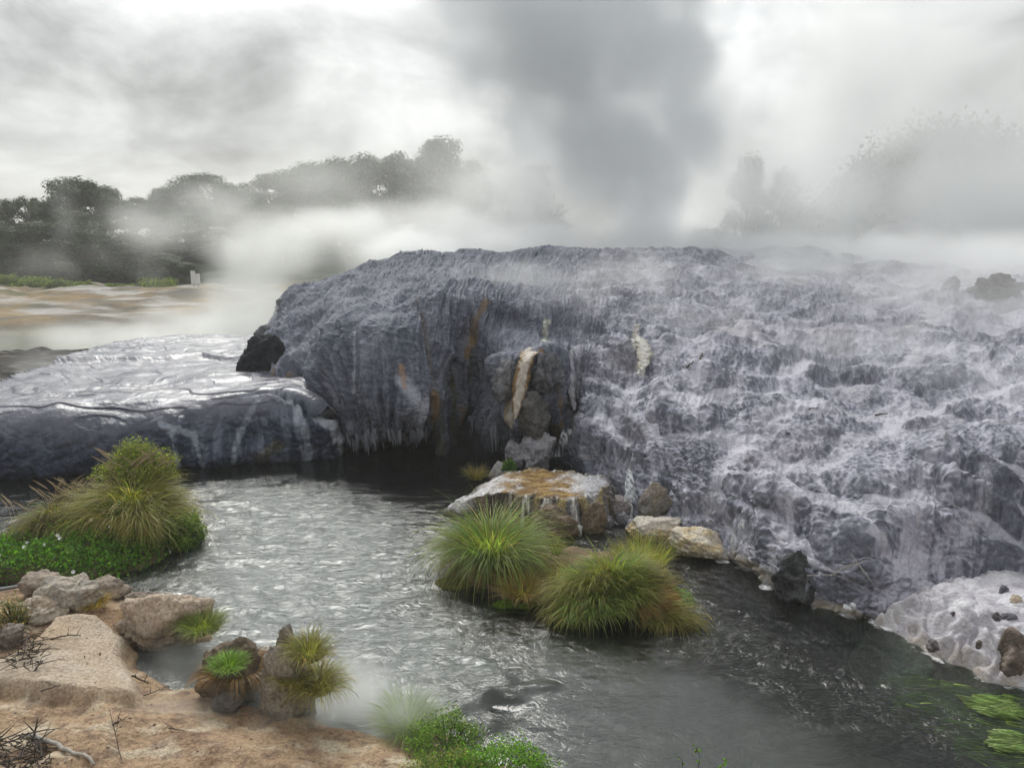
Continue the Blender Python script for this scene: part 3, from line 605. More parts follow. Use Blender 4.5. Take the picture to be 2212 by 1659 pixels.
ridg = 1 - np.abs(perlin(np.stack([BX / .9 + .25 * BY, BY / .25 - .35 * BX, 0 * BX], -1) + 7)) * 2
bz += rough * (.10 * fbm(BP / .9 + 1, 5) + .065 * ridg * fbm(BP / .5 + 30, 2) + .02 * billow(BP / .16, 3)) + ins * .018 * fbm(BP / np.array([.8, .25, 1]), 4)
bz = np.where(BY < 6.0, bz + 3.4 * sstep(6.0, 1.0, BY), bz)
tan = np.array([.37, .26, .165])
bc = mixc(np.broadcast_to(tan, BP.shape), [.25, .165, .105], sstep(.45, .8, .5 + .55 * fbm(BP / .8 + 6, 5)))
bc = mixc(bc, [.50, .42, .31], sstep(.5, .85, .5 + .55 * fbm(BP / np.array([.6, .35, 1]) + 16, 5)))
bc = mixc(bc, [.17, .11, .08], .7 * sstep(.60, .8, .5 + .6 * fbm(BP / .22 + 26, 4)) * (1 - ins))
bc = mixc(bc, mixc(np.broadcast_to(np.array([.50, .43, .35]), BP.shape), [.42, .32, .22], np.clip(.5 + .8 * fbm(BP / .7 + 36, 4), 0, 1)), ins)
bc = mixc(bc, [.12, .09, .06], .8 * (1 - sstep(-.05, .16, bsd)))
bank = mesh('near_bank', np.stack([BX, BY, bz], -1), grid_faces(nbx, nby), MAT['bank'], bc)
tag(bank, 'tan and ochre silica bank in the near left corner', kind='structure')
def bank_z(x, y):
    i = np.argmin(abs(bx_ - x)); j = np.argmin(abs(by_ - y)); return float(bz[i, j])
def on_bank(px, py):                        # follow the sight line down to the bank
    t = .5
    for _ in range(8):
        q = at_z(px, py, t); t = max(bank_z(q[0], q[1]), 0.)
    return at_z(px, py, t)

# ------------------------------------------------------------------ islets of earth
def islet(name, label, poly, lumps, n=220, edge=.28, res=None, col=(.07, .06, .035)):
    poly = poly[:, :2]; lo, hi = poly.min(0) - .4, poly.max(0) + .4
    ax, ay = np.linspace(lo[0], hi[0], n), np.linspace(lo[1], hi[1], n); IX, IY = np.meshgrid(ax, ay, indexing='ij'); IP = np.stack([IX, IY, 0 * IX], -1)
    sd = poly_sd(IP[..., :2], poly) + .12 * fbm(IP / .5, 3)
    z = -1.3 + .8 * sstep(-.38, -.1, sd) + .56 * sstep(-.15, edge, sd)
    for (cx, cy, hgt, r) in lumps: z += hgt * np.exp(-((IX - cx) ** 2 + (IY - cy) ** 2) / r ** 2) * sstep(-.05, .35, sd)
    z += .05 * fbm(IP / .25, 3) * sstep(0, .3, sd)
    c = mixc(np.broadcast_to(np.array(col), IP.shape), np.array(col) * 2.2, np.clip(.4 + fbm(IP / .4, 3), 0, 1))
    o = mesh(name, np.stack([IX, IY, z], -1), grid_faces(n, n), MAT['soil'], c); tag(o, label, kind='structure')
    def zf(x, y): return float(z[np.clip(np.searchsorted(ax, x), 0, n - 1), np.clip(np.searchsorted(ay, y), 0, n - 1)])
    return o, zf, sd, IX, IY, z
pA, pB, pC, pD = at_y(285, 1120, 15.1), at_y(120, 1130, 15.0), at_y(120, 1200, 13.8), at_y(300, 1040, 15.9)
poly_l = at_z(np.array([-400, -150, 0, 130, 250, 340, 400, 428, 440, 420, 330, 200, 90, 45, 35, -100, -400]), np.array([1285, 1275, 1268, 1268, 1255, 1225, 1185, 1155, 1130, 1105, 1085, 1085, 1105, 1135, 1180, 1215, 1225]), 0)
LI, LIz, Lsd, LX, LY, LZ = islet('grassy_islet', 'low earth islet under the big green mound at left', poly_l, [(pA[0], pA[1], .75, .85), (pB[0], pB[1], .55, .6), (pC[0], pC[1], .22, 1.2), (pD[0], pD[1], .75, .5), (pC[0] - 2, pC[1] - .1, .25, 1.2)], 260)
poly_c = at_z(np.array([1165, 1230, 1300, 1400, 1470, 1490, 1480, 1430, 1350, 1260, 1180, 1090, 1010, 950, 935, 960, 1030, 1065, 1095]),
              np.array([1312, 1330, 1342, 1335, 1308, 1280, 1250, 1215, 1190, 1180, 1175, 1175, 1195, 1220, 1258, 1275, 1280, 1300, 1318]), 0)
q1, q2 = at_y(1070, 1200, 13.7), at_y(1330, 1270, 12.5)
CI, CIz, Csd, CXX, CYY, CZ = islet('stream_islet', 'low brown earth islet in the middle of the stream', poly_c, [(q1[0], q1[1], .2, .6), (q2[0], q2[1], .28, .7)], 240, col=(.11, .08, .055))

# ------------------------------------------------------------------ rocks
_ico = {}
def ico(sub):
    if sub not in _ico:
        import bmesh
        bm = bmesh.new(); bmesh.ops.create_icosphere(bm, subdivisions=sub, radius=1.)
        _ico[sub] = (np.array([v.co[:] for v in bm.verts]), np.array([[v.index for v in f.verts] for f in bm.faces])); bm.free()
    return _ico[sub]
def rock_shape(seed, size, facets=9, lumpy=.12, sub=5, flat_top=0.):
    V, Fc = ico(sub); r = np.random.default_rng(seed)
    rad = np.full(len(V), 1.)
    for k in range(facets):                 # planes that chop the ball into faces
        n = r.normal(size=3); n /= np.linalg.norm(n); d = r.uniform(.52, .88)
        c = V @ n; rad = np.where(c > 1e-3, np.minimum(rad, d / np.maximum(c, 1e-3)), rad)
    rad = rad + 1.3 * lumpy * fbm(V * 1.6 + seed, 5, .55) + .5 * lumpy * (billow(V * 5 + seed, 3) - .4) + .3 * lumpy * perlin(np.stack([V[:, 0], V[:, 1], V[:, 2] * 9], -1) + seed)
    W = V * rad[:, None]
    if flat_top: W[:, 2] = np.where(W[:, 2] > flat_top, flat_top + (W[:, 2] - flat_top) * .25, W[:, 2])
    return W * np.array(size), Fc
def rock(name, label, px, py, w, hgt, seed, c0, c1, z0=0., deep=.8, tilt=0., facets=9, lumpy=.12, top=None, mat='rock', sink=.25, flat_top=0., cat='rock', group=None, sub=5, pt=None, turn=0.):
    base = at_z(px, py, z0) if pt is None else np.array(pt)
    k = np.linalg.norm(base - [0, 0, H]) / F
    sx_, sz = w * k / 2, hgt * k / (1 - sink) / 2 / .95
    V, Fc = rock_shape(seed, (sx_, sx_ * deep, sz), facets, lumpy, sub, flat_top)
    ca, sa = math.cos(tilt), math.sin(tilt); V = V @ np.array([[ca, 0, sa], [0, 1, 0], [-sa, 0, ca]])
    ca, sa = math.cos(turn), math.sin(turn); V = V @ np.array([[ca, sa, 0], [-sa, ca, 0], [0, 0, 1]])
    V[:, 1] += sx_ * deep * .6; V[:, 2] += sz * (1 - 2 * sink)
    n = .5 + .5 * fbm(V / .25 + seed, 4)
    c = mixc(np.broadcast_to(np.array(c0, float), V.shape), np.array(c1, float), sstep(.25, .75, n))
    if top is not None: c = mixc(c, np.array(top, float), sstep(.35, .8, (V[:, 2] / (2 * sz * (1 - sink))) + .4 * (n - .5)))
    o = mesh(name, V, Fc, MAT[mat], c, attrs=dict(wet=np.full(len(V), .25)) if mat == 'sinter' else None); o.location = base
    return tag(o, label, cat, group)
TANR, GRYR, BRNR, DRK = (.36, .30, .23), (.30, .29, .28), (.13, .10, .07), (.04, .042, .048)
bk = lambda px, py: on_bank(px, py)
rock('boulder', 'pale angular boulder beside the grey pipe on the bank', 138, 1322, 118, 56, 3, (.42,.37,.31), (.27,.25,.22), pt=bk(138,1318), turn=.4)
rock('boulder', 'broad tan boulder tucked under the grey pipe', 75, 1295, 92, 44, 5, (.36,.30,.24), (.24,.20,.17), pt=bk(78,1300))
rock('boulder', 'rounded tan boulder at the water edge behind the brown grass tuft', 228, 1298, 76, 36, 8, (.38,.31,.24), (.26,.22,.18), z0=.1)
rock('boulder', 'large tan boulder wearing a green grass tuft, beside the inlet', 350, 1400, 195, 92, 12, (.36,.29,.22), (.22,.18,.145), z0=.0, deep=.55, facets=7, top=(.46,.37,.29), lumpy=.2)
rock('boulder', 'small pale block poking up behind the grey pipe', 92, 1268, 40, 26, 15, (.48,.43,.37), (.36,.32,.27), pt=bk(92,1272))
rock('boulder', 'low dark wet rock by the ripples at the bank edge', 300, 1318, 74, 26, 18, (.14,.11,.09), (.24,.2,.16), z0=.05)
rock('boulder', 'flat pale rock lying in front of the angular boulder', 72, 1345, 92, 34, 22, (.46,.40,.33), (.36,.29,.22), pt=bk(72,1345), facets=6)
rock('boulder', 'tall grey rock standing in steam with grass down its right side', 612, 1545, 112, 165, 31, (.32,.29,.25), (.20,.175,.15), pt=at_z(620, 1545, .1), deep=.7, facets=6, lumpy=.18)
rock('boulder', 'brown earthy stump of rock with a bright green grass cap', 498, 1502, 122, 92, 34, (.11,.085,.06), (.18,.14,.10), pt=at_z(498, 1505, .1), deep=.8, facets=4, lumpy=.2)
rock('boulder', 'small dark stone half buried below the grassy stump', 485, 1540, 60, 32, 37, (.11,.105,.1), (.19,.17,.15), pt=bk(485, 1540))
rock('boulder', 'half hidden grey rock under dead twigs at the left edge', 12, 1400, 60, 44, 39, (.25,.22,.19), (.16,.13,.11), pt=bk(14, 1402))
op = at_z(np.array([956, 1000, 1060, 1120, 1180, 1250, 1300, 1335, 1340, 1320, 1250, 1150, 1080, 1015]), np.array([1112, 1122, 1128, 1140, 1148, 1150, 1140, 1118, 1095, 1078, 1066, 1062, 1068, 1085]), 0)[:, :2]
lo, hi = op.min(0) - .3, op.max(0) + .3; OX, OY = np.meshgrid(np.linspace(lo[0], hi[0], 420), np.linspace(lo[1], hi[1], 320), indexing='ij'); OP = np.stack([OX, OY, 0 * OX], -1)
osd = poly_sd(OP[..., :2], op) + .16 * fbm(OP / .45 + 2, 4) + .10 * (knobs(OP / .28 + .5 * fbm(OP / .3, 2)[..., None]) - .5)
ou = (OX - lo[0]) / (hi[0] - lo[0])         # the slab climbs from its white tip to the amber flat
ohh = .22 + .46 * sstep(.02, .42, ou)
lv = sstep(-.05, .30, osd) * 4; lv = (np.floor(lv) + sstep(.25, .75, lv - np.floor(lv))) / 4
oz = -1.2 + .9 * sstep(-.4, -.1, osd) + .28 * sstep(-.12, .02, osd) + ohh * (.35 * sstep(-.05, .12, osd) + .65 * lv) + .03 * fbm(OP / .14, 4) + .05 * fbm(OP / .5 + 9, 2)
toph = sstep(.28, .45, osd + .06 * fbm(OP / .2 + 14, 3))
oc = mixc(np.broadcast_to(np.array([.055, .045, .036]), OP.shape), [.17, .135, .10], sstep(.4, .75, .5 + .55 * fbm(OP / .2 + 4, 4)))
oc = mixc(oc, [.20, .20, .215], sstep(.55, .75, ou) * sstep(.3, .6, .5 + .5 * fbm(OP / .4 + 24, 3)))
oc = mixc(oc, [.60, .58, .54], sstep(.52, .70, .5 + .5 * fbm(np.stack([OX / .16, OY / .5, 0 * OX], -1) + 31, 3)) * sstep(.35, .45, ou) * sstep(.85, .7, ou))
oc = mixc(oc, [.42, .33, .13], .8 * sstep(.55, .75, .5 + .5 * fbm(OP / .3 + 44, 3)) * sstep(.4, .5, ou) * (1 - toph))
otop = mixc(mixc(np.broadcast_to(np.array([.60, .59, .60]), OP.shape), [.20, .122, .048], sstep(.28, .46, ou + .14 * fbm(OP / .35, 3)) * sstep(.80, .58, ou + .14 * fbm(OP / .35 + 6, 3))), [.40, .40, .43], sstep(.66, .8, ou + .08 * fbm(OP / .3 + 5, 2)))
otop = mixc(otop, [.46, .32, .12], .6 * sstep(.5, .75, .5 + .5 * fbm(np.stack([OX / .5, OY / .12, 0 * OX], -1) + 50, 3)) * sstep(.3, .4, ou) * sstep(.75, .65, ou))
oc = mixc(oc, otop, np.maximum(toph, sstep(.25, .12, ou) * sstep(.02, .14, osd)))
outc = mesh('rock_outcrop', np.stack([OX, OY, oz], -1), grid_faces(420, 320), MAT['rock'], oc); recentre(outc, at_z(1150, 1148, 0)); tag(outc, 'low joined outcrop with a white crusted tip and an amber stained top under the falls', 'rock')
rock('boulder', 'brown crumbling boulder at the stream edge behind the tall tussock', 1205, 1160, 112, 58, 50, BRNR, (.22,.17,.12), z0=-.02)
rock('boulder', 'brown pointed rock at the right end of the outcrop', 1284, 1152, 62, 62, 53, BRNR, (.20,.155,.11), z0=-.02)
rock('boulder', 'small white stone at the water line below the brown boulders', 1247, 1158, 34, 24, 63, (.55,.56,.54), (.40,.40,.38), z0=-.02)
rock('boulder', 'pale lilac boulder under the small ochre pool, right one of the pair', 1165, 1005, 84, 62, 66, (.40,.39,.42), (.26,.255,.29), z0=.25, lumpy=.22)
rock('boulder', 'grey craggy boulder under the small ochre pool, beside the green fern', 1118, 1000, 58, 50, 69, (.32,.315,.34), (.20,.2,.225), z0=.25, lumpy=.2)
rock('boulder', 'low white stone between the brown tuft and the green fern', 1080, 1032, 52, 34, 72, (.46,.45,.44), (.33,.32,.31), z0=.1)
rock('boulder', 'rounded brown grey boulder splashed by the white cascade', 1338, 1118, 78, 40, 75, (.17,.15,.15), (.25,.225,.225), z0=.0, facets=3, lumpy=.06)
rock('boulder', 'small smooth stone in foam left of the cascade foot', 1312, 1138, 42, 20, 78, (.15,.15,.17), (.24,.24,.26), z0=-.02, facets=3)
rock('boulder', 'small smooth stone in foam right of the cascade foot', 1352, 1134, 38, 24, 81, (.14,.14,.16), (.22,.22,.25), z0=-.02, facets=3)
rock('boulder', 'grey stone in foam nearest the golden ledge', 1372, 1150, 48, 22, 84, (.17,.17,.19), (.27,.27,.29), z0=-.02, facets=4)
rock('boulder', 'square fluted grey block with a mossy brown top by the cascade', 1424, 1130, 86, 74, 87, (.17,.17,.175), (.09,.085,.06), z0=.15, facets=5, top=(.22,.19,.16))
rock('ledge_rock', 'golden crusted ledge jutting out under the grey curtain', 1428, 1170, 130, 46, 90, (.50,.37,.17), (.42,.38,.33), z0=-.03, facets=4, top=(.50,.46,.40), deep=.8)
rock('ledge_rock', 'cream and orange crusted ledge farther along the water line', 1530, 1208, 150, 48, 93, (.50,.40,.24), (.56,.51,.44), z0=-.04, facets=4, tilt=-.25, deep=.7)
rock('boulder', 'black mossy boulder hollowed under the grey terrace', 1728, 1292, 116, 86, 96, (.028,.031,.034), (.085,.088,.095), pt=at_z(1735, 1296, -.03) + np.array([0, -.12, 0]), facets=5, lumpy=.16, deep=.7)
rock('boulder', 'brown wet boulder at the right edge by the white apron', 2195, 1472, 100, 76, 99, (.10,.08,.065), (.22,.18,.155), z0=-.05, facets=5)
rock('boulder', 'dark craggy block crowning the orange streaked knob, right of the cream flow', 1182, 832, 84, 78, 121, (.085,.09,.105), (.17,.175,.195), pt=at_y(1182, 832, 20.25), facets=9, lumpy=.22)
rock('boulder', 'grey block crowning the orange streaked knob, left of the cream flow', 1090, 842, 60, 66, 123, (.15,.155,.17), (.25,.25,.27), pt=at_y(1090, 842, 20.25), facets=8, lumpy=.2)
rock('boulder', 'grey brown nose of rock under the cream flow of the knob', 1146, 925, 84, 70, 125, (.085,.085,.085), (.15,.145,.14), pt=at_y(1146, 925, 19.9), facets=8, lumpy=.2)
rock('boulder', 'rock coloured black for the shaded hollow at the left foot of the terrace', 568, 824, 112, 88, 111, (.010,.011,.014), (.022,.024,.03), pt=at_y(566, 826, 25.5), facets=4, lumpy=.15)  # near-black colour imitates the shadow of a hollow
rock('boulder', 'dark grey hump of rock at the upper left end of the terrace', 650, 690, 110, 66, 113, (.035,.038,.045), (.07,.072,.08), pt=at_y(652, 700, 30.0), facets=5, lumpy=.2)
rock('boulder', 'long low grey rock above the black one at the left end of the terrace', 590, 745, 130, 42, 115, (.07,.072,.085), (.13,.13,.15), pt=at_y(590, 752, 28.0), facets=5, lumpy=.2)
q, n_ = on_terrace(2168, 642)
rock('boulder', 'dark brown craggy boulder on top of the terrace at right', 0, 0, 96, 36, 102, (.045,.036,.03), (.10,.085,.07), pt=q, lumpy=.3)
q, n_ = on_terrace(2058, 630); rock('boulder', 'small pale grey block on the upper terrace, left of the dark boulder', 0, 0, 34, 28, 105, (.22,.22,.24), (.34,.34,.37), pt=q)
for (bx, by, w, hgt, c, lab) in [(2058,1330,16,11,(.12,.10,.11),'small dark pebble alone in the middle of the white apron'),(2170,1278,22,14,(.10,.10,.12),'dark flat stone at the back of the white apron'),
    (2198,1300,24,16,(.33,.28,.22),'tan stone on the white apron at the right edge'),(2160,1340,26,16,(.07,.065,.065),'dark forked lump of driftwood bark on the white apron'),(2183,1336,34,12,(.09,.09,.105),'long dark flat stone on the right of the white apron'),
    (2022,1400,30,20,(.15,.14,.145),'dark stone set in the front rim of the white apron'),(2116,1392,12,14,(.12,.11,.10),'small dark knob on the front rim of the white apron')]:
    q = at_z(bx, by, .5)
    for _ in range(4): q = at_z(bx, by, max(apron_z(q[0], q[1]), 0))
    rock('stone', lab, 0, 0, w * .85, hgt * .8, int(bx), c, tuple(x * 1.7 for x in c), pt=q - np.array([0, 0, .02]), sub=4, cat='stone', sink=.42, facets=6, lumpy=.2)

# ------------------------------------------------------------------ plants
def blades(name, roots, az, length, th0, th1, width, cols, K=6, parent=None, mat='blade', twist=.5, tipdry=.0):
    n = len(roots); roots = np.asarray(roots, float); L = np.broadcast_to(length, n) / K
    cn = fbm(roots / .16 + 3.3, 2); L = L * (1 + .35 * cn); az = az + .5 * fbm(roots / .22 + 9.1, 2); cols = cols * np.exp(.55 * cn)[:, None]
    pos = roots.copy(); V = np.zeros((n, K + 1, 2, 3)); Cc = np.zeros((n, K + 1, 2, 3))
    side0 = np.stack([-np.sin(az + twist * RNG.normal(size=n)), np.cos(az + twist * RNG.normal(size=n)), .25 * RNG.normal(size=n)], -1)
    for k in range(K + 1):
        t = k / K; w = np.broadcast_to(width, n) * (1 - t ** 1.6 * .93) * .5
        V[:, k, 0] = pos - side0 * w[:, None]; V[:, k, 1] = pos + side0 * w[:, None]
        c = cols * (1 + .25 * t); c = c + (np.array([.30, .24, .11]) - c) * (tipdry * t ** 2)
        Cc[:, k, 0] = c; Cc[:, k, 1] = c
        th = np.broadcast_to(th0 + (th1 - th0) * (t + .5 / K) ** 1.3, n)
        pos = pos + np.stack([np.sin(th) * np.cos(az), np.sin(th) * np.sin(az), np.cos(th)], -1) * L[:, None]
    q = np.arange(n)[:, None] * 2 * (K + 1) + np.arange(K)[None] * 2
    Fc = np.stack([q, q + 1, q + 3, q + 2], -1).reshape(-1, 4)
    return mesh(name, V, Fc, MAT[mat], Cc, parent=parent)
def vary(c, n, s=.25, c2=None, p2=0.):
    a = np.tile(np.array(c, float), (n, 1)); m = RNG.uniform(size=n) < p2
    if c2 is not None: a[m] = c2
    return 1.2 * a * np.exp(RNG.normal(size=(n, 1)) * s * 1.4) * np.exp(RNG.normal(size=(n, 3)) * .06)
def leaves(name, cen, nrm, size, cols, parent=None, mat='leaf', aspect=.55):
    n = len(cen); r = RNG.normal(size=(n, 3)); nrm = nrm / (np.linalg.norm(nrm, axis=1)[:, None] + 1e-9)
    a = np.cross(nrm, r); a /= np.linalg.norm(a, axis=1)[:, None] + 1e-9; b = np.cross(nrm, a)
    s = np.broadcast_to(size, n)[:, None]
    V = np.stack([cen - a * s * .5, cen + b * s * aspect * .5 - a * s * .1 + nrm * s * .10, cen + a * s * .5 - nrm * s * .08, cen - b * s * aspect * .5 - a * s * .1 + nrm * s * .10], 1)
    Fc = np.arange(n * 4).reshape(n, 4)
    return mesh(name, V, Fc, MAT[mat], np.repeat(cols[:, None], 4, 1), parent=parent, smooth=False)
def tubes(name, paths, rads, mat, col=None, parent=None, sides=5):
    V, Fc = [], []
    for pth, r in zip(paths, rads):
        pth = np.asarray(pth, float); m = len(pth); r = np.broadcast_to(r, m); b = len(V)
        d = np.gradient(pth, axis=0); d /= np.linalg.norm(d, axis=1)[:, None] + 1e-9
        up = np.array([0, 0, 1.]) if abs(d[:, 2]).mean() < .8 else np.array([1., 0, 0])
        s = np.cross(d, up); s /= np.linalg.norm(s, axis=1)[:, None] + 1e-9; u = np.cross(s, d)
        for k in range(m):
            for a in range(sides):
                an = a * 2 * math.pi / sides; V.append(pth[k] + r[k] * (math.cos(an) * s[k] + math.sin(an) * u[k]))
        for k in range(m - 1):
            for a in range(sides): Fc.append((b + k * sides + a, b + k * sides + (a + 1) % sides, b + (k + 1) * sides + (a + 1) % sides, b + (k + 1) * sides + a))
        Fc.append((b, b + 1, b + 2, b + 3)); e = b + (m - 1) * sides; Fc.append((e, e + 1, e + 2, e + 3))
    return mesh(name, V, Fc, MAT[mat], col, parent=parent)
def root_at(name, label, cat, base, group=None):
    o = link(name, None); o.location = tuple(base); return tag(o, label, cat, group)
def local(base, p): return np.asarray(p) - np.asarray(base)
def tuft(name, label, base, radius, n, length, droop, width, c, c2=None, p2=.2, upright=.1, spread=1.0, tipdry=.15, zf=None, cat='grass tuft', sx=1., dead=0, K=6):
    o = root_at(name, label, cat, base)
    rr = radius * np.sqrt(RNG.uniform(size=n)); an = RNG.uniform(0, 2 * math.pi, n)
    r = np.stack([rr * np.cos(an) * sx, rr * np.sin(an), 0 * rr], -1)
    if zf: r[:, 2] = [zf(base[0] + a, base[1] + b) - base[2] - .03 for a, b in r[:, :2]]
    az = an + RNG.normal(size=n) * .5
    ln = length * RNG.uniform(.55, 1.1, n)
    th0 = upright + spread * (rr / radius) * .55 + RNG.normal(size=n) * .12; th1 = th0 + droop * RNG.uniform(.5, 1.25, n)
    blades('blade_clump', r, az, ln, th0, th1, width * RNG.uniform(.7, 1.2, n), vary(c, n, .25, c2, p2), parent=o, tipdry=tipdry, K=K)
    if dead:                                # old straw hanging round the foot
        an = RNG.uniform(0, 2 * math.pi, dead); r = np.stack([radius * 1.02 * np.cos(an) * sx, radius * 1.02 * np.sin(an), np.full(dead, .12)], -1)
        blades('dead_straw', r, an, length * .55 * RNG.uniform(.5, 1, dead), 1.0 + RNG.normal(size=dead) * .2, 2.6, width, vary((.22, .15, .07), dead, .3), parent=o)
    return o
GRN, LIME, OLV, STR, DGR = (.075, .13, .022), (.15, .21, .035), (.13, .135, .032), (.27, .20, .085), (.035, .075, .014)
# the tall tussock and the broad clump of the middle islet
b = at_z(1062, 1236, .12); b[1] += .25
tuft('tall_tussock', 'tall arching green tussock, the tallest plant on the stream islet', b, .40, 2800, 1.5, 2.2, .017, (.10, .155, .035), (.20, .18, .07), .2, .05, .95, .3, cat='tussock', dead=320, K=8)
n = 7600
cc = at_z(1330, 1300, .2); cc[1] += .12
o = root_at('grass_mound', 'broad low mound of bent green grass at the right of the stream islet', 'tussock', cc)
kx = np.linspace(-.88, .85, 16); ky = RNG.uniform(-.42, .42, 16); kh = RNG.uniform(.7, 1.15, 16); w_ = RNG.integers(0, 16, n); kz = RNG.normal(size=16) * .8
rr = .26 * np.sqrt(RNG.uniform(size=n)); an = RNG.uniform(0, 2 * math.pi, n)
xx, yy = cc[0] + kx[w_] + rr * np.cos(an), cc[1] + np.clip(ky[w_], -.4, .4) + rr * np.sin(an) * .8
out = np.hypot((xx - cc[0]) / .95, (yy - cc[1]) / .6)
hz = .26 * np.clip(1 - out ** 2, 0, 1) + np.array([max(CIz(a, b_), 0.02) for a, b_ in zip(xx, yy)])
rt = local(cc, np.stack([xx, yy, hz - .02], -1)); az = np.arctan2(yy - cc[1] - .25, xx - cc[0] + .12) + kz[w_] + RNG.normal(size=n) * .5
c_ = vary((.105, .165, .035), n, .25, (.18, .165, .05), .25); rightside = sstep(-.1, .8, (xx - cc[0]) / .9 + .4 * (yy - cc[1]))
c_ = mixc(c_, np.array([.21, .165, .06]) * np.exp(RNG.normal(size=(n, 1)) * .25), np.clip(rightside * .65 + .5 * (RNG.uniform(size=16) < .25)[w_], 0, .9))
blades('blade_clump', rt, az, .66 * kh[w_] * RNG.uniform(.45, 1.15, n), .15 + out * .5 + RNG.normal(size=n) * .2, 1.7 + out * .8 + RNG.normal(size=n) * .35, .015 * RNG.uniform(.7, 1.3, n), c_, parent=o, tipdry=.25, K=7)
an = RNG.uniform(-1.3, .6, 260); rt = local(cc, np.stack([cc[0] + .85 * np.cos(an), cc[1] + .58 * np.sin(an), np.full(260, .30)], -1))
blades('dead_straw', rt, an, .4 * RNG.uniform(.5, 1, 260), 1.3, 2.9, .012, vary((.20, .12, .05), 260, .3), parent=o)
tuft('brown_tussock', 'rusty brown dry tussock between the tall tussock and the broad mound', at_z(1128, 1290, .1), .22, 900, .55, 1.4, .010, (.20, .135, .055), (.12, .12, .04), .3, .1, 1., .5)
tuft('dry_grass', 'thin straw coloured grass behind the brown tussock on the stream islet', at_z(1210, 1235, .25), .5, 900, .40, 1.0, .008, (.23, .18, .09), (.14, .14, .05), .3, .1, .7, .6, zf=CIz, sx=1.3)
tuft('dry_grass', 'upright yellowish grass on the back edge of the broad mound', at_z(1385, 1215, .2), .38, 900, .55, .9, .010, (.20, .19, .06), (.12, .16, .04), .4, .05, .8, .4, sx=1.3)
tuft('grass_tuft', 'spiky olive tuft on bare soil right of the tall tussock', at_z(1202, 1198, .2), .08, 160, .38, .7, .011, (.14, .15, .045), None, 0, .05, .9, .4)
def moss(name, label, px, py, w, d, hgt, c, cat='moss'):
    base = at_z(px, py, 0.); k = np.linalg.norm(base - [0, 0, H]) / F; n = 90
    a = np.linspace(-1.2, 1.2, n); MX, MY = np.meshgrid(a, a, indexing='ij'); MP = np.stack([MX, MY, 0 * MX], -1)
    r = np.hypot(MX, MY) + .22 * fbm(MP * 1.7 + px, 3); z = -.05 + (hgt + .05) * sstep(1.05, .55, r) + .25 * hgt * fbm(MP * 7 + px, 3) * sstep(1, .7, r)
    o = mesh(name, np.stack([MX * w * k / 2, MY * d, z], -1), grid_faces(n, n), MAT['soil'], mixc(np.broadcast_to(np.array(c), MP.shape), np.array(c) * .5, np.clip(.5 + .8 * fbm(MP * 5, 3), 0, 1))); o.location = base
    return tag(o, label, cat)
moss('moss_mat', 'dull yellow green mat of moss under the tall tussock', 985, 1262, 100, .22, .09, (.15, .15, .05))
moss('moss_mat', 'vivid green mat of moss under the brown tussock', 1112, 1306, 110, .18, .08, (.09, .15, .015))
moss('moss_mat', 'pale green mat of moss along the right side of the broad mound', 1468, 1292, 60, .42, .10, (.17, .26, .09))
tuft('grass_tuft', 'brown grass tuft left of the green fern by the outcrop', at_z(1030, 1035, .1), .16, 420, .50, 1.3, .012, (.16, .125, .055), (.11, .12, .04), .3, .1, 1., .5)
def bush(name, label, base, size, n, leaf, c, c2, p2=.3, cat='bush', zmin=0., up=.6, stems=24):
    o = root_at(name, label, cat, base)
    d = RNG.normal(size=(n, 3)); d /= np.linalg.norm(d, axis=1)[:, None]; d[:, 2] = np.abs(d[:, 2])
    r = RNG.uniform(.45, 1, n) ** .5; r *= 1 + .50 * fbm(d * 1.9 + base[0], 4)
    p = d * r[:, None] * np.array(size)
    leaves('foliage', p, d * .7 + np.array([0, 0, up]) + RNG.normal(size=(n, 3)) * .5, leaf * RNG.uniform(.6, 1.2, n), vary(c, n, .28, c2, p2), parent=o)
    m = stems; dd = d[:m] * np.array(size) * .9
    tubes('stem', [np.outer(np.linspace(0, 1, 4), x) + np.array([0, 0, .02]) for x in dd], [np.linspace(.010, .004, 4)] * m, 'twig', parent=o)
    return o
bush('fern', 'small bright green fern on the grey boulders of the outcrop', at_z(1100, 1015, .35), (.20, .18, .26), 700, .06, (.07, .15, .02), (.11, .18, .03))

# the green mound at the left
n = 4600
an = RNG.uniform(0, 2 * math.pi, n); rr = .82 * np.sqrt(RNG.uniform(size=n)); an = an + .5 * np.sin(3 * an)
xx, yy = pA[0] + .02 + rr * np.cos(an) * 1.1, pA[1] + rr * np.sin(an) * .8
bA = np.array([pA[0], pA[1], LIz(pA[0], pA[1])])
o = root_at('yellow_tussock', 'big yellowish green tussock combed over the middle of the left mound', 'tussock', bA)
rt = local(bA, np.stack([xx, yy, [LIz(a, b_) - .02 for a, b_ in zip(xx, yy)]], -1))
blades('blade_clump', rt, an + RNG.normal(size=n) * .6, .98 * RNG.uniform(.4, 1.15, n), .45 + rr * .6 + RNG.normal(size=n) * .25, 1.9 + rr * .9 + RNG.normal(size=n) * .3, .014 * RNG.uniform(.7, 1.3, n), vary((.165, .175, .045), n, .25, (.26, .21, .09), .22), parent=o, tipdry=.3, K=7)
m = 300; an = RNG.uniform(-1.9, .5, m); rt = local(bA, np.stack([bA[0] + .85 * np.cos(an), bA[1] + .6 * np.sin(an), [LIz(bA[0] + .85 * math.cos(a), bA[1] + .6 * math.sin(a)) + .12 for a in an]], -1))
blades('dead_straw', rt, an, .7 * RNG.uniform(.5, 1, m), 1.1, 2.8, .013, vary((.20, .16, .07), m, .3), parent=o)
bB = np.array([pB[0], pB[1], LIz(pB[0], pB[1])])
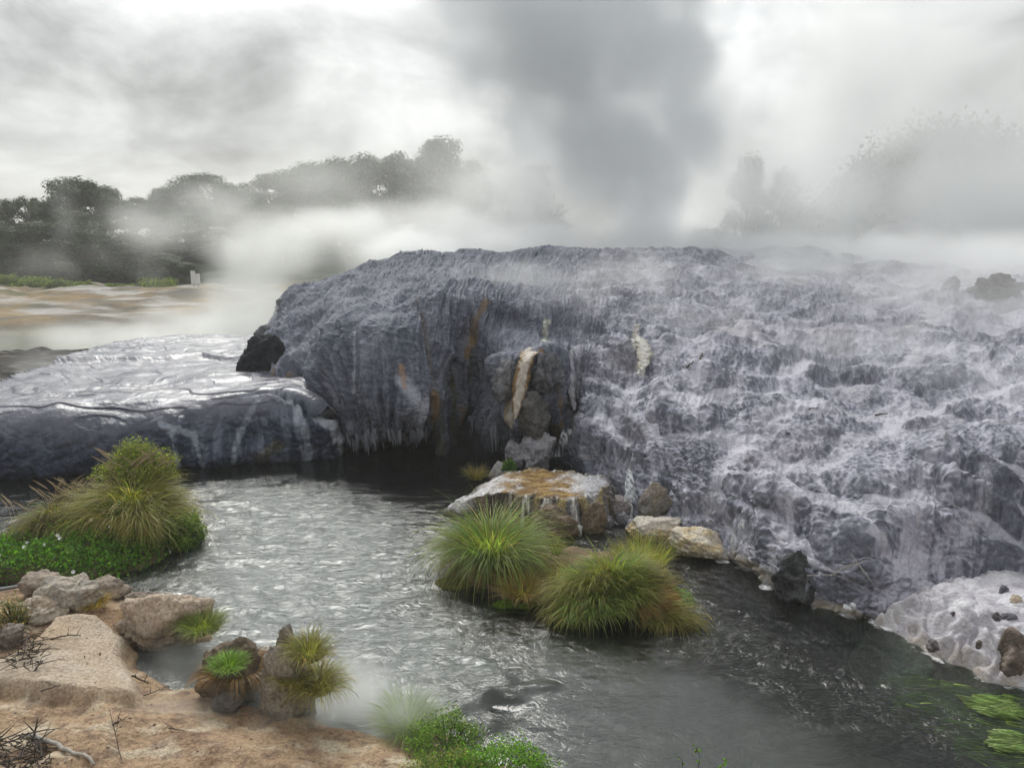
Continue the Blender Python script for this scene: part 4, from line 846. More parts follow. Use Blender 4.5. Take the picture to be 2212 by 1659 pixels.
n = 1800; an = RNG.uniform(0, 2 * math.pi, n); rr = .55 * np.sqrt(RNG.uniform(size=n))
o = root_at('brown_tussock', 'brownish drooping tussock on the left shoulder of the left mound', 'tussock', bB)
xx, yy = bB[0] + rr * np.cos(an) * 1.1, bB[1] + rr * np.sin(an)
rt = local(bB, np.stack([xx, yy, [LIz(a, b_) - .02 for a, b_ in zip(xx, yy)]], -1))
blades('blade_clump', rt, an + RNG.normal(size=n) * .4, .6 * RNG.uniform(.5, 1.1, n), .5 + rr, 2.2 + rr, .012, vary((.13, .105, .035), n, .3, (.09, .12, .025), .4), parent=o, tipdry=.3)
bD = np.array([pD[0], pD[1], LIz(pD[0], pD[1])])
bush('leafy_shrub', 'upright olive shrub rising behind the yellow tussock', bD, (.85, .5, .80), 9500, .055, (.15, .18, .035), (.17, .18, .05), .35)
g = at_y(398, 1165, 14.9); g[2] = .05; bush('leafy_shrub', 'green leafy growth bulging over the right flank of the left mound', g, (.42, .5, .62), 5200, .055, (.085, .15, .02), (.14, .17, .035), .3)
def stalks(name, label, base, spread, n, hgt, c=(.26, .19, .11), lean=.25):
    o = root_at(name, label, 'grass stalks', base)
    for k in range(n):
        a = RNG.uniform(0, 6.28); r = spread * math.sqrt(RNG.uniform()); x0, y0 = r * math.cos(a), .6 * r * math.sin(a); L = hgt * RNG.uniform(.6, 1.1); lx = RNG.normal() * lean; ly = RNG.normal() * lean * .6
        t = np.linspace(0, 1, 7); hook = .16 * L * np.maximum(t - .75, 0) * 4 * np.sign(lx)
        pth = np.stack([x0 + lx * L * t ** 1.5 + hook, y0 + ly * L * t ** 1.5, L * t - .10 * L * np.maximum(t - .8, 0) * 5], -1)
        st = tubes('stalk', [pth], [np.linspace(.006, .0025, 7)], 'straw', parent=o, sides=4)
        e_ = np.stack([pth[-3] * (1 - q) + pth[-1] * q for q in np.linspace(0, 1.15, 6)]); tubes('seed_head', [e_], [np.array([.004, .013, .016, .014, .009, .002]) * RNG.uniform(.6, 1.1)], 'straw', parent=st, sides=5)
    return o
MAT['straw'] = plain_mat('straw', (.27, .21, .12), .8)
g = at_y(165, 1080, 15.3); g[2] = LIz(g[0], g[1]); stalks('seed_stalks', 'thicket of tan dry seed stalks left of the olive shrub', g, .62, 70, .85)
g = at_y(300, 1075, 15.5); g[2] = LIz(g[0], g[1]); stalks('seed_stalks', 'few long dry seed stalks standing in front of the olive shrub', g, .5, 22, 1.05, lean=.35)
g = at_z(60, 1150, .1); stalks('seed_stalks', 'sparse bent seed stalks over the bright water at the left edge', g, .4, 9, .75, (.2, .15, .1), .5)
# bindweed over the front of the mound
m = (Lsd > -.02); fx, fy, fz = LX[m], LY[m], LZ[m]
front = np.argsort(RNG.uniform(size=len(fx)) - .0)[:60000]; P3 = np.stack([fx, fy, fz], -1)[front]
up_, vp_ = project(P3)
line = np.interp(up_, [-300, 0, 60, 130, 200, 250, 330, 400, 450], [1140, 1165, 1175, 1165, 1130, 1085, 1055, 1060, 1080])
sel = (vp_ > line + 14 * RNG.normal(size=len(vp_))) & (vp_ < 1300)
P3 = P3[sel][:20000]; nn = len(P3)
bb = np.array([pC[0], pC[1], 0.])
o = root_at('bindweed', 'bright green bindweed with white flowers over the front of the left mound', 'bindweed', bb)
off = np.stack([RNG.normal(size=nn) * .04, RNG.normal(size=nn) * .04, .04 + .16 * RNG.uniform(size=nn) ** 1.3 * (1 + .9 * fbm(P3 / .35, 2))], -1)
leaves('foliage', local(bb, P3 + off), np.array([0, -.6, .8]) + RNG.normal(size=(nn, 3)) * .45, .062 * RNG.uniform(.6, 1.3, nn), vary((.055, .135, .012), nn, .28, (.09, .17, .02), .3), parent=o, aspect=.75)
def flower(p, parent, s=.036):
    V, Fc = [], []
    for r, z in ((.1, 0), (.45, .5), (1., .75)):
        for a in range(10):
            an = a * .628; rr_ = r * (1 - .08 * (a % 2)); V.append((s * rr_ * math.cos(an), -s * z, s * rr_ * math.sin(an)))
    for k in range(2):
        for a in range(10): Fc.append((k * 10 + a, k * 10 + (a + 1) % 10, (k + 1) * 10 + (a + 1) % 10, (k + 1) * 10 + a))
    f = mesh('flower', V, Fc, MAT['petal'], parent=parent); f.location = tuple(p); f.rotation_euler = (RNG.uniform(-.8, .2), 0, RNG.uniform(-.7, .7)); return f
for (fx_, fy_) in [(365,1103),(380,1098),(365,1120),(282,1140),(243,1155),(130,1173),(136,1178),(64,1186),(60,1198),(201,1140),(103,1192),(163,1250),(97,1271),(374,1205),(202,1014),(222,1020),(436,1096),(5,1215)]:
    d = (up_[sel][:20000] - fx_) ** 2 + (vp_[sel][:20000] - fy_) ** 2
    q = P3[np.argmin(d)] + np.array([0, -.06, .17]); flower(local(bb, q), o)

# bank plants
g = on_bank(430, 1345); g = at_z(438, 1362, .35); tuft('grass_tuft', 'green grass tuft hanging off the right end of the large tan boulder', g, .22, 1100, .38, 1.6, .009, (.105, .15, .035), (.17, .16, .06), .25, .1, 1.1, .3)
g = on_bank(205, 1308); tuft('grass_tuft', 'ochre dry grass tuft between two tan boulders', g, .16, 500, .26, 1.3, .008, (.26, .18, .06), (.17, .15, .05), .3, .15, 1.2, .4)
g = on_bank(292, 1335); tuft('grass_tuft', 'reddish brown dead tuft at the upper edge of the pale slab', g, .15, 500, .24, 1.4, .008, (.18, .11, .055), (.26, .17, .08), .3, .2, 1.2, .4)
g = on_bank(330, 1365); tuft('grass_tuft', 'dark brown dead tuft hanging at the inlet', g, .14, 350, .25, 1.9, .008, (.10, .065, .04), (.16, .1, .05), .3, .4, 1.2, .4)
g = at_z(495, 1438, .62); tuft('grass_tuft', 'bright green grass cap on the brown earthy stump', g, .20, 900, .20, 1.6, .008, (.10, .19, .03), (.15, .20, .05), .3, .1, 1.2, .2)
an = RNG.uniform(0, 6.28, 500); g2 = at_z(498, 1475, .42); o = root_at('dead_grass', 'fringe of brown dead grass hanging round the earthy stump', 'grass', g2)
blades('blade_clump', np.stack([.30 * np.cos(an), .2 + .26 * np.sin(an), .08 + 0 * an], -1), an, .45 * RNG.uniform(.5, 1, 500), .9, 2.9, .009, vary((.15, .10, .055), 500, .3), parent=o)
for (px, py, z0, nn_, ln, lab) in [(668, 1420, .95, 900, .42, 'pale green grass on top of the tall grey rock in steam'), (640, 1470, .6, 700, .32, 'yellow green grass clump halfway down the tall grey rock'), (690, 1490, .5, 900, .55, 'long dim grass hanging down the right side of the tall grey rock')]:
    tuft('grass_tuft', lab, at_z(px, py, z0), .17, nn_, ln, 1.6 if 'hang' not in lab else 2.3, .008, (.15, .165, .055), (.2, .17, .08), .35, .1, 1.0, .4)
g = on_bank(885, 1580); tuft('grass_tuft', 'soft green grass tuft in steam at the lip of the bank', g, .20, 1500, .55, 1.3, .007, (.10, .16, .035), (.14, .18, .05), .3, .1, .9, .2)
g = on_bank(28, 1350); bush('heath_shrub', 'small feathery green and rusty shrub at the left edge of the bank', g, (.24, .2, .42), 1500, .035, (.075, .11, .025), (.2, .14, .05), .35, up=.9)
g = on_bank(965, 1625); bush('leafy_plant', 'pale green leafy plant at the bottom edge beside the rounded tan bank', g, (.48, .42, .46), 5200, .035, (.085, .155, .03), (.14, .2, .05), .35)
g = at_z(1085, 1690, .3); bush('leafy_plant', 'bright green leafy plant along the bottom edge, right of the pale green one', g, (.62, .38, .42), 6500, .034, (.09, .19, .018), (.14, .24, .04), .35)
g = at_z(980, 1700, .35); bush('leafy_plant', 'low mixed green plant at the bottom edge in front of the pale green one', g, (.6, .35, .36), 4500, .034, (.09, .16, .025), (.18, .15, .07), .3)
def sprig(label, px, py, tip, n, flip=1):
    b0 = at_z(px, py, .7); b0 = b0 * 0 + at_y(px, py, 7.0); e = at_y(tip[0], tip[1], 7.05); o = root_at('leafy_twig', label, 'twig', b0)
    t = np.linspace(0, 1, 8); d = local(b0, e); side = np.array([.06, 0, .05]) * flip
    pth = np.outer(t, d) + np.outer(np.sin(t * 3.14), side)
    low = np.outer(np.linspace(1, 0, 3)[:2], [0, .25, -.9]); pth = np.vstack([low, pth])
    tubes('stem', [pth], [np.linspace(.005, .002, len(pth))], 'twig', parent=o)
    k = RNG.uniform(.15, 1, n); p = np.stack([np.interp(k, t, pth[2:, c]) for c in range(3)], -1) + RNG.normal(size=(n, 3)) * .012
    leaves('foliage', p, RNG.normal(size=(n, 3)) + [0, -1, .5], .05 * RNG.uniform(.5, 1, n), vary((.08, .16, .02), n, .25), parent=o); return o
sprig('leafy twig standing alone at the bottom edge, right of centre', 1460, 1690, (1463, 1632), 9)
sprig('leafy twig with a brown tip, second of three at the bottom edge', 1497, 1690, (1498, 1606), 16)
sprig('leafy twig arching to the right at the bottom edge', 1520, 1690, (1570, 1640), 18, 1)

# dead wood, pipe
V, Fc = ico(1); gv, gf, gc_ = [], [], []
for k in range(600):
    p_ = on_bank(RNG.uniform(-60, 900), RNG.uniform(1330, 1700)) if k % 4 else on_bank(RNG.uniform(-60, 480), RNG.uniform(1290, 1420))
    if p_[2] < .06: continue
    sz = .004 + .014 * RNG.uniform() ** 3; gv.append(V * RNG.uniform(.5, 1.2, (1, 3)) * sz * (1 + .3 * RNG.normal(size=(len(V), 1))) + p_ + [0, 0, sz * .3]); gf.append(Fc + len(V) * (len(gv) - 1))
    gc_.append(np.tile(np.array([(.36, .29, .2), (.27, .19, .12), (.5, .45, .38), (.20, .13, .08)][RNG.integers(0, 4)]), (len(V), 1)))
tag(mesh('gravel', np.concatenate(gv), np.concatenate(gf), MAT['bank'], np.concatenate(gc_)), 'fine grit and crumbs strewn over the near bank', kind='stuff')
def stick(label, pts, r_, mat='twig', name='stick', cat='driftwood', side=0):
    r = r_ * .75; pts = np.array(pts); o = root_at(name, label, cat, pts[0]); q = local(pts[0], pts); t = np.linspace(0, len(q) - 1, 4 * len(q))
    pth = np.stack([np.interp(t, np.arange(len(q)), q[:, c]) for c in range(3)], -1) + RNG.normal(size=(len(t), 3)) * r * .35
    tubes('branch', [pth], [np.linspace(r, r * .5, len(t))], mat, parent=o, sides=7)
    for k in range(side):
        a = pth[RNG.integers(2, len(pth) - 2)]; e = a + np.array([RNG.normal() * .12, RNG.normal() * .05, .05 + abs(RNG.normal()) * .08])
        tubes('side_twig', [[a, (a + e) / 2 + RNG.normal(size=3) * .01, e]], [np.linspace(r * .5, r * .2, 3)], mat, parent=o)
    return o
up = lambda px, py, dz=.02: on_bank(px, py) + np.array([0, 0, dz])
stick('short dark forked stick at the left edge of the pale slab', [up(110,1382,.02), up(150,1378,.05), up(175,1376,.03)], .016, side=3)
stick('small dark chip of wood on top of the pale slab', [up(275,1340), up(310,1336)], .012)
stick('dark splintered stick on the ochre ground below the slab', [up(285,1462), up(322,1478)], .018, side=2)
stick('thin dark twig with a tangled end on the ochre ground', [up(310,1505), up(350,1490), up(362,1484)], .009, side=4)
stick('dark twig lying left on the ochre ground', [up(88,1495), up(132,1482)], .014, side=1)
stick('dark curled twig in the lower left on the ochre ground', [up(242,1568), up(285,1552)], .014, side=3)
stick('brown twig below the steam on the ochre ground', [up(365,1575), up(400,1582)], .011, side=1)
stick('brown root across the lower bank near the bottom edge', [up(905,1625), up(960,1650)], .012) if False else None
stick('pale weathered branch in the bottom left corner', [up(60,1592,.03), up(130,1618,.06), up(205,1655,.05)], .045, 'pale_wood')
stick('dark upright splintered branch in the bottom left corner', [up(70,1600,.0), up(85,1580,.16)], .02, side=4)
stick('thin dead weed standing on the lower bank', [up(262,1640,.0), up(250,1600,.12), up(240,1570,.24)], .007, side=7)
o = root_at('dead_brush', 'tangle of dark dead brush left of the pale slab', 'brush', up(60, 1410))
paths = []
for k in range(150):
    a = up(RNG.uniform(-40, 95), 0 + RNG.uniform(1370, 1450), RNG.uniform(0, .12)); d = np.array([RNG.normal() * .22, RNG.normal() * .14, RNG.normal() * .08]); paths.append([local(o.location, a), local(o.location, a + d * .5 + RNG.normal(size=3) * .03), local(o.location, a + d)])
tubes('twig_tangle', paths, [np.array([.008, .006, .003])] * 150, 'twig', parent=o)
o = root_at('dead_brush', 'heap of black dead brush in the bottom left corner', 'brush', up(40, 1640)); paths = []
for k in range(200):
    a = up(RNG.uniform(-60, 105), RNG.uniform(1605, 1690), RNG.uniform(0, .16)); d = np.array([RNG.normal() * .16, RNG.normal() * .12, RNG.normal() * .06]); paths.append([local(o.location, a), local(o.location, a + d * .5 + RNG.normal(size=3) * .02), local(o.location, a + d)])
tubes('twig_tangle', paths, [np.array([.009, .007, .003])] * 200, 'twig', parent=o)
pp = np.array([at_y(-150, 1262, 12.4), at_y(-20, 1272, 12.4), at_y(60, 1263, 12.45), at_y(130, 1268, 12.5), at_y(190, 1274, 12.5), at_y(226, 1276, 12.5)])
t = np.linspace(0, 5, 40); o = root_at('pipe', 'thin grey pipe running over the boulders at the left edge', 'pipe', pp[0])
tubes('pipe_run', [catmull(local(pp[0], pp)[:, None, :], 40)[:, 0]], [np.full(40, .022)], 'pipe', parent=o, sides=10)
def on_t(px, py, dz=.02): q, n_ = on_terrace(px, py); return q + n_ * dz
stick('dark straight stick lying on the white pool ledge of the terrace', [on_t(1892,900,.05), on_t(1918,896,.05)], .03)
stick('short dark piece of wood on the pool ledge, left of the straight stick', [on_t(1743,884,.04), on_t(1766,882,.04)], .025)
stick('dark pointed piece of driftwood lodged on the grey rock face', [on_t(1508,782,.05), on_t(1519,768,.09)], .05)
stick('thin dark driftwood sliver just below the pointed one', [on_t(1486,797,.05), on_t(1498,783,.06)], .035)
for (a, b_, lab) in [((1745,1238),(1840,1252),'long grey root trailing over the black mossy boulder'), ((1840,1200),(1905,1290),'thin grey dead branch caught on the rock beside the black boulder'), ((1790,1246),(1880,1215),'bleached twig lying across the grey rock above the white apron')]:
    stick(lab, [on_t(*a, .06), on_t((a[0] + b_[0]) / 2, (a[1] + b_[1]) / 2, .1), on_t(*b_, .06)], .012, 'pale_wood')

# little falls of white water
def fall(label, path, widths, lift=.06, n=26):
    a, b_ = on_t(*path[0], lift), on_t(*path[-1], lift); t = np.linspace(0, 1, n)[:, None]
    pts = a + (b_ - a) * t; pts[:, 2] = a[2] + (b_[2] - a[2]) * t[:, 0] ** 1.25; pts[:, 1] -= .10 * np.sin(t[:, 0] * 3.14); w = np.interp(np.linspace(0, 1, n), np.linspace(0, 1, len(widths)), widths)
    m = 15; s = np.linspace(-1, 1, m); V = pts[:, None, :] + s[None, :, None] * w[:, None, None] * np.array([1, .25, 0]) * .5
    V = V + np.array([0, -1, .15]) * (.10 * (1 - s[None, :, None] ** 2) * w[:, None, None] + .03 * perlin(V / np.array([.08, .08, .5]))[..., None])
    V[..., 0] += .06 * w[:, None] * perlin(V / .35)
    o = mesh('waterfall', V, grid_faces(n, m), MAT['white_water']); recentre(o, pts[-1]); return tag(o, label, 'waterfall')
def whitewater():
    m, nt, out = new_mat('white_water'); L = nt.links; geo = N(nt, 'ShaderNodeNewGeometry')
    mp_ = N(nt, 'ShaderNodeMapping'); mp_.inputs['Scale'].default_value = (14, 14, 1.6); L.new(geo.outputs['Position'], mp_.inputs['Vector'])
    a = N(nt, 'ShaderNodeTexNoise', in_Scale=1., in_Detail=4.); L.new(mp_.outputs[0], a.inputs['Vector'])
    tr = N(nt, 'ShaderNodeBsdfTransparent'); bs = N(nt, 'ShaderNodeBsdfPrincipled', in_Roughness=.3); bs.inputs['Base Color'].default_value = (.72, .75, .77, 1)
    f = M(nt, 'MULTIPLY', M(nt, 'SUBTRACT', a.outputs['Fac'], .36), 4., True); mx = N(nt, 'ShaderNodeMixShader'); L.new(f, mx.inputs[0]); L.new(tr.outputs[0], mx.inputs[1]); L.new(bs.outputs[0], mx.inputs[2]); L.new(mx.outputs[0], out.inputs['Surface']); return m
MAT['white_water'] = whitewater()
fall('narrow white cascade pouring from the grey curtain onto wet boulders', [(1362,1010),(1360,1045),(1362,1085),(1366,1118)], [.03, .22, .30, .42])
fall('thin spray of water left of the white cascade', [(1335,1050),(1322,1080),(1312,1108)], [.12, .2, .3])
fall('pale cream fall dropping from the ochre pool', [(1228,925),(1224,950),(1220,985)], [.42, .44, .5])
fall('curved white fall over the rounded grey corner at the water line', [(1605,1128),(1585,1145),(1574,1170),(1572,1200)], [.15, .22, .26, .32])
fall('thin white fall between fluted ribs left of the black boulder', [(1672,1215),(1665,1240),(1655,1268)], [.10, .16, .24])
fall('tiny white fall into the stream right of the black boulder', [(1835,1300),(1830,1315),(1826,1328)], [.2, .28, .35])
# green weed in the stream
MAT['weed'] = leaf_mat('water_weed', .15, .4)
def weed(name, label, poly, n, z0, z1, ln, c, c2, wdt=.012):
    poly = at_z(np.array([p_[0] for p_ in poly]), np.array([p_[1] for p_ in poly]), 0)[:, :2]; lo, hi = poly.min(0), poly.max(0)
    p = RNG.uniform(size=(n * 3, 2)) * (hi - lo) + lo; sd_ = poly_sd(p, poly) + .35 * fbm(np.c_[p, 0 * p[:, 0]] / .3, 4); p = p[sd_ > 0][:n]; n = len(p)
    base = np.array([p[:, 0].mean(), p[:, 1].mean(), 0.]); o = root_at(name, label, 'water weed', base); o['kind'] = 'stuff'
    r = local(base, np.c_[p, RNG.uniform(z0, z1, n)]); az = np.radians(-32) + RNG.normal(size=n) * .25
    blades('strand', r, az, ln * RNG.uniform(.5, 1.2, n), 1.35 + RNG.normal(size=n) * .1, 1.65 + RNG.normal(size=n) * .12, wdt, vary(c, n, .3, c2, .4), parent=o, mat='weed'); return o
weed('water_weed', 'lime green weed breaking the surface, upper patch at right', [(2075,1508),(2130,1500),(2190,1530),(2215,1545),(2130,1545),(2090,1530)], 5000, -.045, .012, .16, (.085, .135, .03), (.12, .17, .05), .012)
weed('water_weed', 'lime green weed breaking the surface, lower patch at right', [(2110,1580),(2150,1575),(2200,1600),(2160,1620),(2120,1600)], 2200, -.05, .01, .16, (.08, .13, .03), (.12, .165, .05), .012)
weed('sunken_weed', 'dark green streaming weed under the water at lower right', [(1950,1440),(2060,1470),(2300,1530),(2350,1680),(2150,1660),(2050,1570),(1990,1520),(1900,1470)], 15000, -.28, -.05, .34, (.10, .165, .015), (.15, .23, .025), .013)

# ------------------------------------------------------------------ trees and shrubs beyond the pool
def tree_variant(seed, hgt, wid, kind):
    r = np.random.default_rng(seed); lim = []
    tr = [np.array([0, 0, 0.]), np.array([r.normal() * .02 * hgt, r.normal() * .02 * hgt, .3 * hgt]), np.array([r.normal() * .05 * hgt, r.normal() * .05 * hgt, .62 * hgt])]
    cl = []
    if kind == 'round':
        nl = 62
        for k in range(nl):
            a = r.uniform(0, 6.28); e = r.uniform(.05, 1) ** .7; rad = wid * .5 * math.sqrt(max(.02, 1 - ((e - .3) / .73) ** 2)) * r.uniform(.5, 1.)
            cl.append((np.array([rad * math.cos(a), rad * math.sin(a), hgt * (.24 + .70 * e)]), r.uniform(.09, .17) * wid))
    elif kind == 'gum':
        for k in range(30):
            a = r.uniform(0, 6.28); e = r.uniform(0, 1); rad = wid * .5 * r.uniform(.2, 1.)
            cl.append((np.array([rad * math.cos(a), rad * math.sin(a), hgt * (.42 + .55 * e * (1 - .5 * (rad / wid)))]), r.uniform(.08, .15) * wid))
    elif kind == 'bushy':
        for k in range(50):
            a = r.uniform(0, 6.28); e = r.uniform(0, 1); rad = wid * .5 * (1 - e ** 2 * .75) * r.uniform(.4, 1.)
            cl.append((np.array([rad * math.cos(a), rad * math.sin(a), hgt * (.06 + .88 * e)]), r.uniform(.11, .19) * wid))
    else:
        for k in range(44):
            e = k / 44; rad = wid * .5 * (1 - e) * r.uniform(.5, 1.); a = r.uniform(0, 6.28)
            cl.append((np.array([rad * math.cos(a), rad * math.sin(a), hgt * (.15 + .85 * e)]), .16 * wid * (1 - .7 * e)))
    cs, ns = [], []
    for c, s in cl:
        m = 230 if kind != 'pine' else 90; d = r.normal(size=(m, 3)); d /= np.linalg.norm(d, axis=1)[:, None]
        cs.append(c + d * s * r.uniform(.5, 1.05, (m, 1)) * np.array([1, 1, .7])); ns.append(d + [0, 0, .5])
        if r.uniform() < .5: lim.append([tr[1] if c[2] < .6 * hgt else tr[2] * .8 + tr[1] * .2, (tr[2] + c) / 2 + r.normal(size=3) * .02 * hgt, c])
    return np.concatenate(cs), np.concatenate(ns), tr, lim
_tm = {}
def tree(label, px, top, Y, wpx, kind, var, group='trees beyond the pool', name='broadleaf_tree', c=(.030, .045, .020)):
    u = at_y(px, top, Y); gz = ground_z(u[0], u[1]) - .2; hgt = max(u[2] - gz, 3.); wid = 1.45 * wpx / px_per_m(Y)
    key = (kind, var)
    if key not in _tm:
        cs, ns, tr, lim = tree_variant(100 + 7 * var + len(kind), 1., .8, kind)
        n = len(cs); o = leaves('crown', cs, ns, .027 * RNG.uniform(.6, 1.3, n), vary(c, n, .3, (c[0] * 1.5, c[1] * 1.45, c[2] * 1.3), .25), mat='tree', aspect=.7)
        t = tubes('trunk', [tr] + lim, [np.array([.032, .024, .014])] + [np.array([.012, .008, .004])] * len(lim), 'bark', sides=6)
        _tm[key] = (o.data, t.data); bpy.data.objects.remove(o); bpy.data.objects.remove(t)
    r = link(name, None); r.location = (u[0], u[1], gz); r.scale = (wid / .8, wid / .8, hgt); r.rotation_euler = (0, 0, (px * .37) % 6.28)
    for nm, me in zip(('crown', 'trunk'), _tm[key]):
        link(nm, me, r)
    return tag(r, label, 'tree', group)
for a in [
    ('dark tree cut off by the left edge of the photo', -15, 425, 92, 90, 'round', 0), ('small airy tree with gaps in its top next to the left edge', 55, 418, 95, 62, 'gum', 1),
    ('tall dark round topped tree, first high one from the left', 150, 383, 94, 120, 'round', 2), ('misty round tree just right of the first high one', 212, 402, 104, 95, 'round', 1),
    ('low pale tree in the dip right of the misty round tree', 285, 424, 118, 85, 'gum', 0), ('far tree filling the notch before the broad pale trees', 330, 428, 122, 70, 'round', 0),
    ('pale broad tree with a flat left shoulder', 372, 405, 112, 90, 'round', 1), ('pale tall rounded tree above the sign', 445, 376, 112, 120, 'round', 2),
    ('thin crowned tree whose white stems show through', 508, 392, 108, 110, 'gum', 2), ('low tree in the bright notch between two groups', 548, 425, 110, 60, 'gum', 1),
    ('rounded tree just right of the bright notch', 602, 366, 104, 110, 'round', 0), ('grey tree on the rising ridge, left of the twin crowns', 668, 352, 106, 110, 'round', 1),
    ('left one of the twin crowns on the ridge', 745, 340, 108, 110, 'round', 2), ('right one of the twin crowns on the ridge', 835, 318, 108, 120, 'round', 0),
    ('lower grey tree before the highest crown', 893, 352, 112, 90, 'round', 1), ('highest crown on the ridge, lone rounded top', 955, 297, 108, 100, 'round', 2),
    ('faint tree just right of the highest crown', 1030, 333, 118, 90, 'bushy', 0), ('very faint low tree fading into steam right of the ridge', 1095, 345, 124, 90, 'bushy', 1),
    ('nearly lost tree behind the steam column', 1160, 352, 130, 90, 'bushy', 2)]:
    tree(*a)
for a in [('dark bushy tree low at the left edge', 10, 470, 86, 110, 'bushy', 0), ('dark bushy tree under the airy tree', 75, 478, 86, 120, 'bushy', 1), ('dark bushy tree below the tall round tree', 150, 455, 87, 130, 'bushy', 2),
          ('darkest bushy tree at the foot of the wood', 225, 468, 84, 130, 'bushy', 0), ('dark bushy tree stepping down towards the sign', 285, 505, 83, 110, 'bushy', 1), ('low dark bush at the right end of the wood', 335, 545, 82, 100, 'bushy', 2), ('lowest dark bush next to the sign', 382, 575, 81, 70, 'bushy', 0)]:
    tree(*a, group='dark trees at the left', name='bushy_tree', c=(.028, .045, .018))
for a in [('bushy tree under the thin crowned tree, half lost in steam', 500, 455, 100, 150, 'bushy', 1), ('bushy tree under the rounded tree, half lost in steam', 600, 440, 98, 150, 'bushy', 2), ('bushy tree under the twin crowns, half lost in steam', 740, 420, 100, 190, 'bushy', 0), ('bushy tree under the highest crown, half lost in steam', 930, 400, 104, 200, 'bushy', 1), ('bushy tree in the steam below the pale broad trees', 410, 460, 104, 140, 'bushy', 2)]:
    tree(*a, group='lower trees under the ridge', name='bushy_tree')
tree('grey green tree looming through steam right of the column', 1618, 335, 84, 80, 'bushy', 1, 'trees in the steam', 'bushy_tree')
tree('dim tree beside the looming grey green one', 1690, 362, 90, 85, 'bushy', 2, 'trees in the steam', 'bushy_tree')
for k, (px, top, w, lab) in enumerate([(1945,290,46,'first faint pine from the left on the far right ridge'),(1985,280,46,'faint pine left of the tallest group on the far right ridge'),(2030,272,44,'slim faint pine in the middle of the far right ridge'),(2068,258,46,'tallest faint pine on the far right ridge'),(2100,265,40,'faint pine just right of the tallest one'),(2145,262,36,'slender faint pine, last pointed top before the right edge'),(2190,290,60,'faint pine at the right edge of the photo')]):
    tree(lab, px, top, 165, w, 'pine', k % 3, 'pines on the far right ridge', 'pine_tree')
wx_, wy_ = RNG.uniform(40, 150, 16000), RNG.uniform(110, 185, 16000); wz_ = np.array([ground_z(a, b) for a, b in zip(wx_, wy_)]); ok = wz_ > 4.5
wp = np.stack([wx_, wy_, wz_ + RNG.uniform(0, 1, 16000) ** 1.5 * 5 * (1 + .8 * perlin(np.stack([wx_ / 4, wy_ / 4, 0 * wx_], -1)))], -1)[ok]
tag(leaves('distant_woods', wp, RNG.normal(size=wp.shape) + [0, -.5, .6], RNG.uniform(.5, 1.1, len(wp)), vary((.03, .042, .02), len(wp), .25), mat='tree', aspect=.8), 'dim wooded ridge far behind the steam at the right', kind='stuff')
for (px, py, Y, s, lab) in [(345,612,76,(2.2,1.2,1.25),'rounded bright green bush left of the sign'),(75,612,76,(2.0,1.2,1.1),'bright green bush on the far bank at left'),(130,612,75,(1.4,1,.7),'smaller green bush right of the left one on the far bank'),(20,606,77,(1.6,1,1.0),'grey green bush cut by the left edge on the far bank'),(180,614,74,(1.2,.9,.5),'low olive bush in the middle of the far bank'),(255,616,74,(1.5,.9,.45),'low dull bush between two rounded bushes of the far bank')]:
    b = at_y(px, py, Y); b[2] = ground_z(b[0], b[1]) - .1; bush('bush', lab, b, s, 1800, .22, (.11, .15, .045), (.15, .17, .06), .3, stems=10)
b = at_y(423, 612, 72.); b[2] = ground_z(b[0], b[1]); sg = root_at('sign', 'pair of white boards on posts at the foot of the dark wood', 'sign', b)
def box(name, c, s, mat, parent, bev=.01):
    import bmesh
    bm = bmesh.new(); bmesh.ops.create_cube(bm, size=1.); bmesh.ops.scale(bm, vec=s, verts=bm.verts); bmesh.ops.translate(bm, vec=c, verts=bm.verts)
    bmesh.ops.bevel(bm, geom=list(bm.edges), offset=bev, segments=2, affect='EDGES'); me = bpy.data.meshes.new(name); bm.to_mesh(me); bm.free(); me.materials.append(MAT[mat]); return link(name, me, parent)
topz = at_y(423, 585, 72.)[2] - b[2]
bd = box('board', (-.22, 0, topz - .62), (.42, .05, 1.2), 'board', sg); box('board', (.22, 0, topz - .75), (.42, .05, .95), 'board', sg)
box('post', (-.22, .06, topz * .45), (.09, .06, topz * .9), 'pale_wood', sg); box('post', (.22, .06, topz * .42), (.09, .06, topz * .84), 'pale_wood', sg)
# dim sinter mounds on the plateau behind
def mound(label, px0_, px1_, top, Y, base_py, seed):
    a, b_ = at_y(px0_, base_py, Y), at_y(px1_, base_py, Y); c = (a + b_) / 2; w = (b_ - a)[0] / 2; hh_ = at_y(px0_, top, Y)[2] - c[2] + .6; n = 90
    t = np.linspace(-1.1, 1.1, n); A, B = np.meshgrid(t, t, indexing='ij'); Q = np.stack([A, B, 0 * A], -1); r = np.hypot(A, B) + .15 * fbm(Q * 2 + seed, 3)
    z = hh_ * sstep(1.02, .25, r) * (1 + .15 * fbm(Q * 4 + seed, 3)) - .6
    o = mesh('sinter_mound', np.stack([A * w, B * w * .6, z], -1), grid_faces(n, n), MAT['ground'], np.tile([.30, .29, .29], (n * n, 1))); o.location = tuple(c); return tag(o, label, 'mound')
mound('dim round mound beyond the terrace top near the steam column', 1445, 1625, 498, 62, 548, 3)
mound('long low dim ridge on the right of the terrace top', 1560, 1870, 536, 44, 566, 6)
mound('faint far mound at the right behind the terrace', 1800, 2130, 484, 75, 545, 9)
mud = np.meshgrid(np.linspace(-1, 1, 120), np.linspace(-1, 1, 120), indexing='ij'); MQ = np.stack([mud[0], mud[1], 0 * mud[0]], -1)
